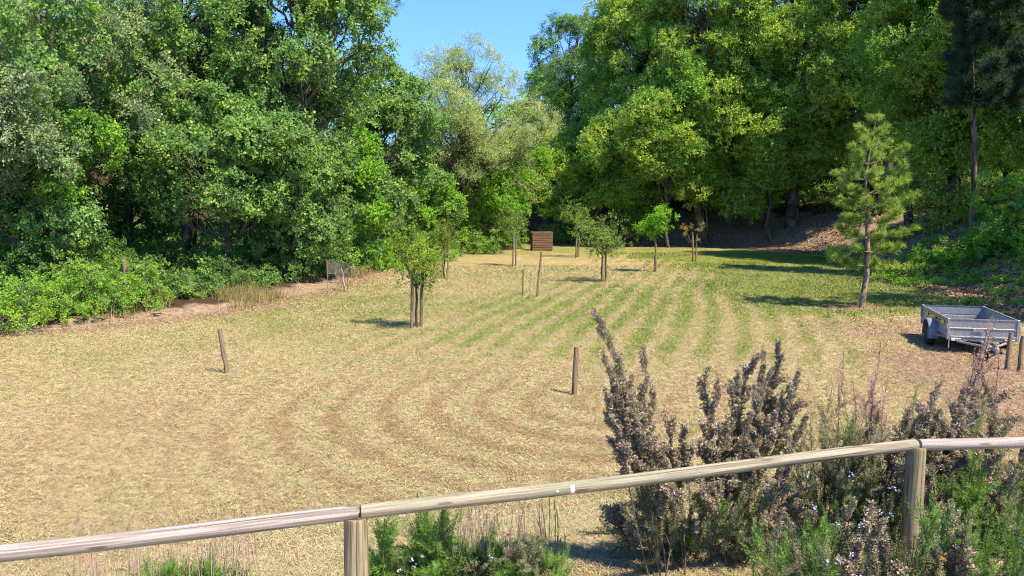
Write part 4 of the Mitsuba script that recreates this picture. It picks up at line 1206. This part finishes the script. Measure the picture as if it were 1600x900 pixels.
# yellow stripe with dark marks on the left side
st = tp('stripe', box(-.024, -.020, .30, 1.95, Z0 + .255, Z0 + .345), 'yellow_film', label='yellow stripe with dark marks')
for a, b2 in ((.62, .74), (.80, .86), (.92, 1.10), (1.6, 1.68), (1.74, 1.86)):
    tp('mark', box(-.027, -.0245, a, b2, Z0 + .275, Z0 + .325), 'black_film', st)
# hinges along the near panel
for x in (.06, .5, .95, TW - .06):
    tp('hinge', box(x - .03, x + .03, -.03, -.018, Z0 - .005, Z0 + .045, .004))
# wheels and mudguards
WR, WY = .29, 1.15
def rev(profile, x, sides=40):
    m = trimesh.creation.revolve(np.array(profile), sections=sides)
    m.apply_transform(trimesh.transformations.rotation_matrix(PI / 2, (0, 1, 0)))
    m.apply_translation((x, WY, WR - .01)); return m
for x, s in ((-.11, -1), (TW + .11, 1)):
    wh = tp('wheel', rev([(.0, -.03), (.17, -.03), (.17, .03), (0, .03)], x), 'dusty_rim')
    tp('tyre', rev([(.165, -.055), (.2, -.078), (.25, -.082), (.28, -.07), (WR, -.045), (WR, .045), (.28, .07), (.25, .082), (.2, .078), (.165, .055), (.165, -.055)], x), 'rubber', wh, smooth=40)
    tp('rim', rev([(.185, -.07 * 1), (.165, -.05), (.14, -.03), (.12, .01), (.07, .035), (.0, .04), (.0, .045), (.12, .05), (.15, .02), (.185, .075)] if s > 0 else [(.185, -.075), (.15, -.02), (.12, -.05), (0, -.045), (0, -.04), (.07, -.035), (.12, -.01), (.14, .03), (.165, .05), (.185, .07)], x), 'dusty_rim', wh, smooth=40)
    an = np.linspace(-.25, PI + .25, 22)
    ro, ri = WR + .075, WR + .066
    v, f = [], []
    for a in an:
        for rr_, dx in ((ro - .03, -.11), (ro, -.085), (ro, .085), (ro - .03, .11)):
            v.append((x + dx, WY + rr_ * math.cos(a), WR + rr_ * math.sin(a)))
    for j in range(len(an) - 1):
        for q in range(3):
            f.append([4 * j + q, 4 * j + q + 1, 4 * j + q + 5, 4 * j + q + 4])
    f = np.array(f); v = np.array(v)
    tp('mudguard', (v, np.vstack([f[:, [0, 1, 2]], f[:, [0, 2, 3]]]), None), 'blue_plastic', smooth=True)
    xi = 0.03 if s < 0 else TW - .03
    tp('mudguard_stay', cat([trimesh.creation.cylinder(.014, segment=[(xi, WY - .36, Z0 - .05), (x, WY - .36, Z0 - .05)], sections=10), trimesh.creation.cylinder(.012, segment=[(xi, .12, Z0 - .04), (x, WY - .37, Z0 - .06)], sections=10)]), 'steel')
tp('axle', trimesh.creation.cylinder(.03, segment=[(-.08, WY, WR - .01), (TW + .08, WY, WR - .01)], sections=14))
# drawbar towards the camera, coupling, jockey wheel, steady
db = tp('drawbar', cat([box(TW / 2 - .035, TW / 2 + .035, -1.0, .0, Z0 - .14, Z0 - .075, .008),
                        trimesh.creation.cylinder(.026, segment=[(.2, .03, Z0 - .1), (TW / 2 - .02, -.75, Z0 - .1)], sections=10), trimesh.creation.cylinder(.026, segment=[(TW - .2, .03, Z0 - .1), (TW / 2 + .02, -.75, Z0 - .1)], sections=10)]))
tp('coupling', cat([trimesh.creation.capsule(.07, .045).apply_transform(trimesh.transformations.translation_matrix((TW / 2, -1.08, Z0 - .11))), box(TW / 2 - .045, TW / 2 + .045, -1.05, -.86, Z0 - .13, Z0 - .045, .012), box(TW / 2 - .015, TW / 2 + .015, -1.02, -.8, Z0 - .04, Z0 + .02, .008)]), 'steel', db)
jw = tp('jockey_wheel', trimesh.creation.cylinder(.022, segment=[(TW / 2 - .1, -.72, .12), (TW / 2 - .1, -.72, .5)], sections=12))
m = trimesh.creation.torus(.07, .028, major_sections=24, minor_sections=10)
m.apply_transform(trimesh.transformations.rotation_matrix(PI / 2, (0, 1, 0))); m.apply_translation((TW / 2 - .1, -.72, .09))
tp('tyre', m, 'rubber', jw)
tp('corner_steady', trimesh.creation.cylinder(.013, segment=[(.02, -.02, .12), (.02, -.02, Z0 - .03)], sections=10))
print('entries', len(scene))
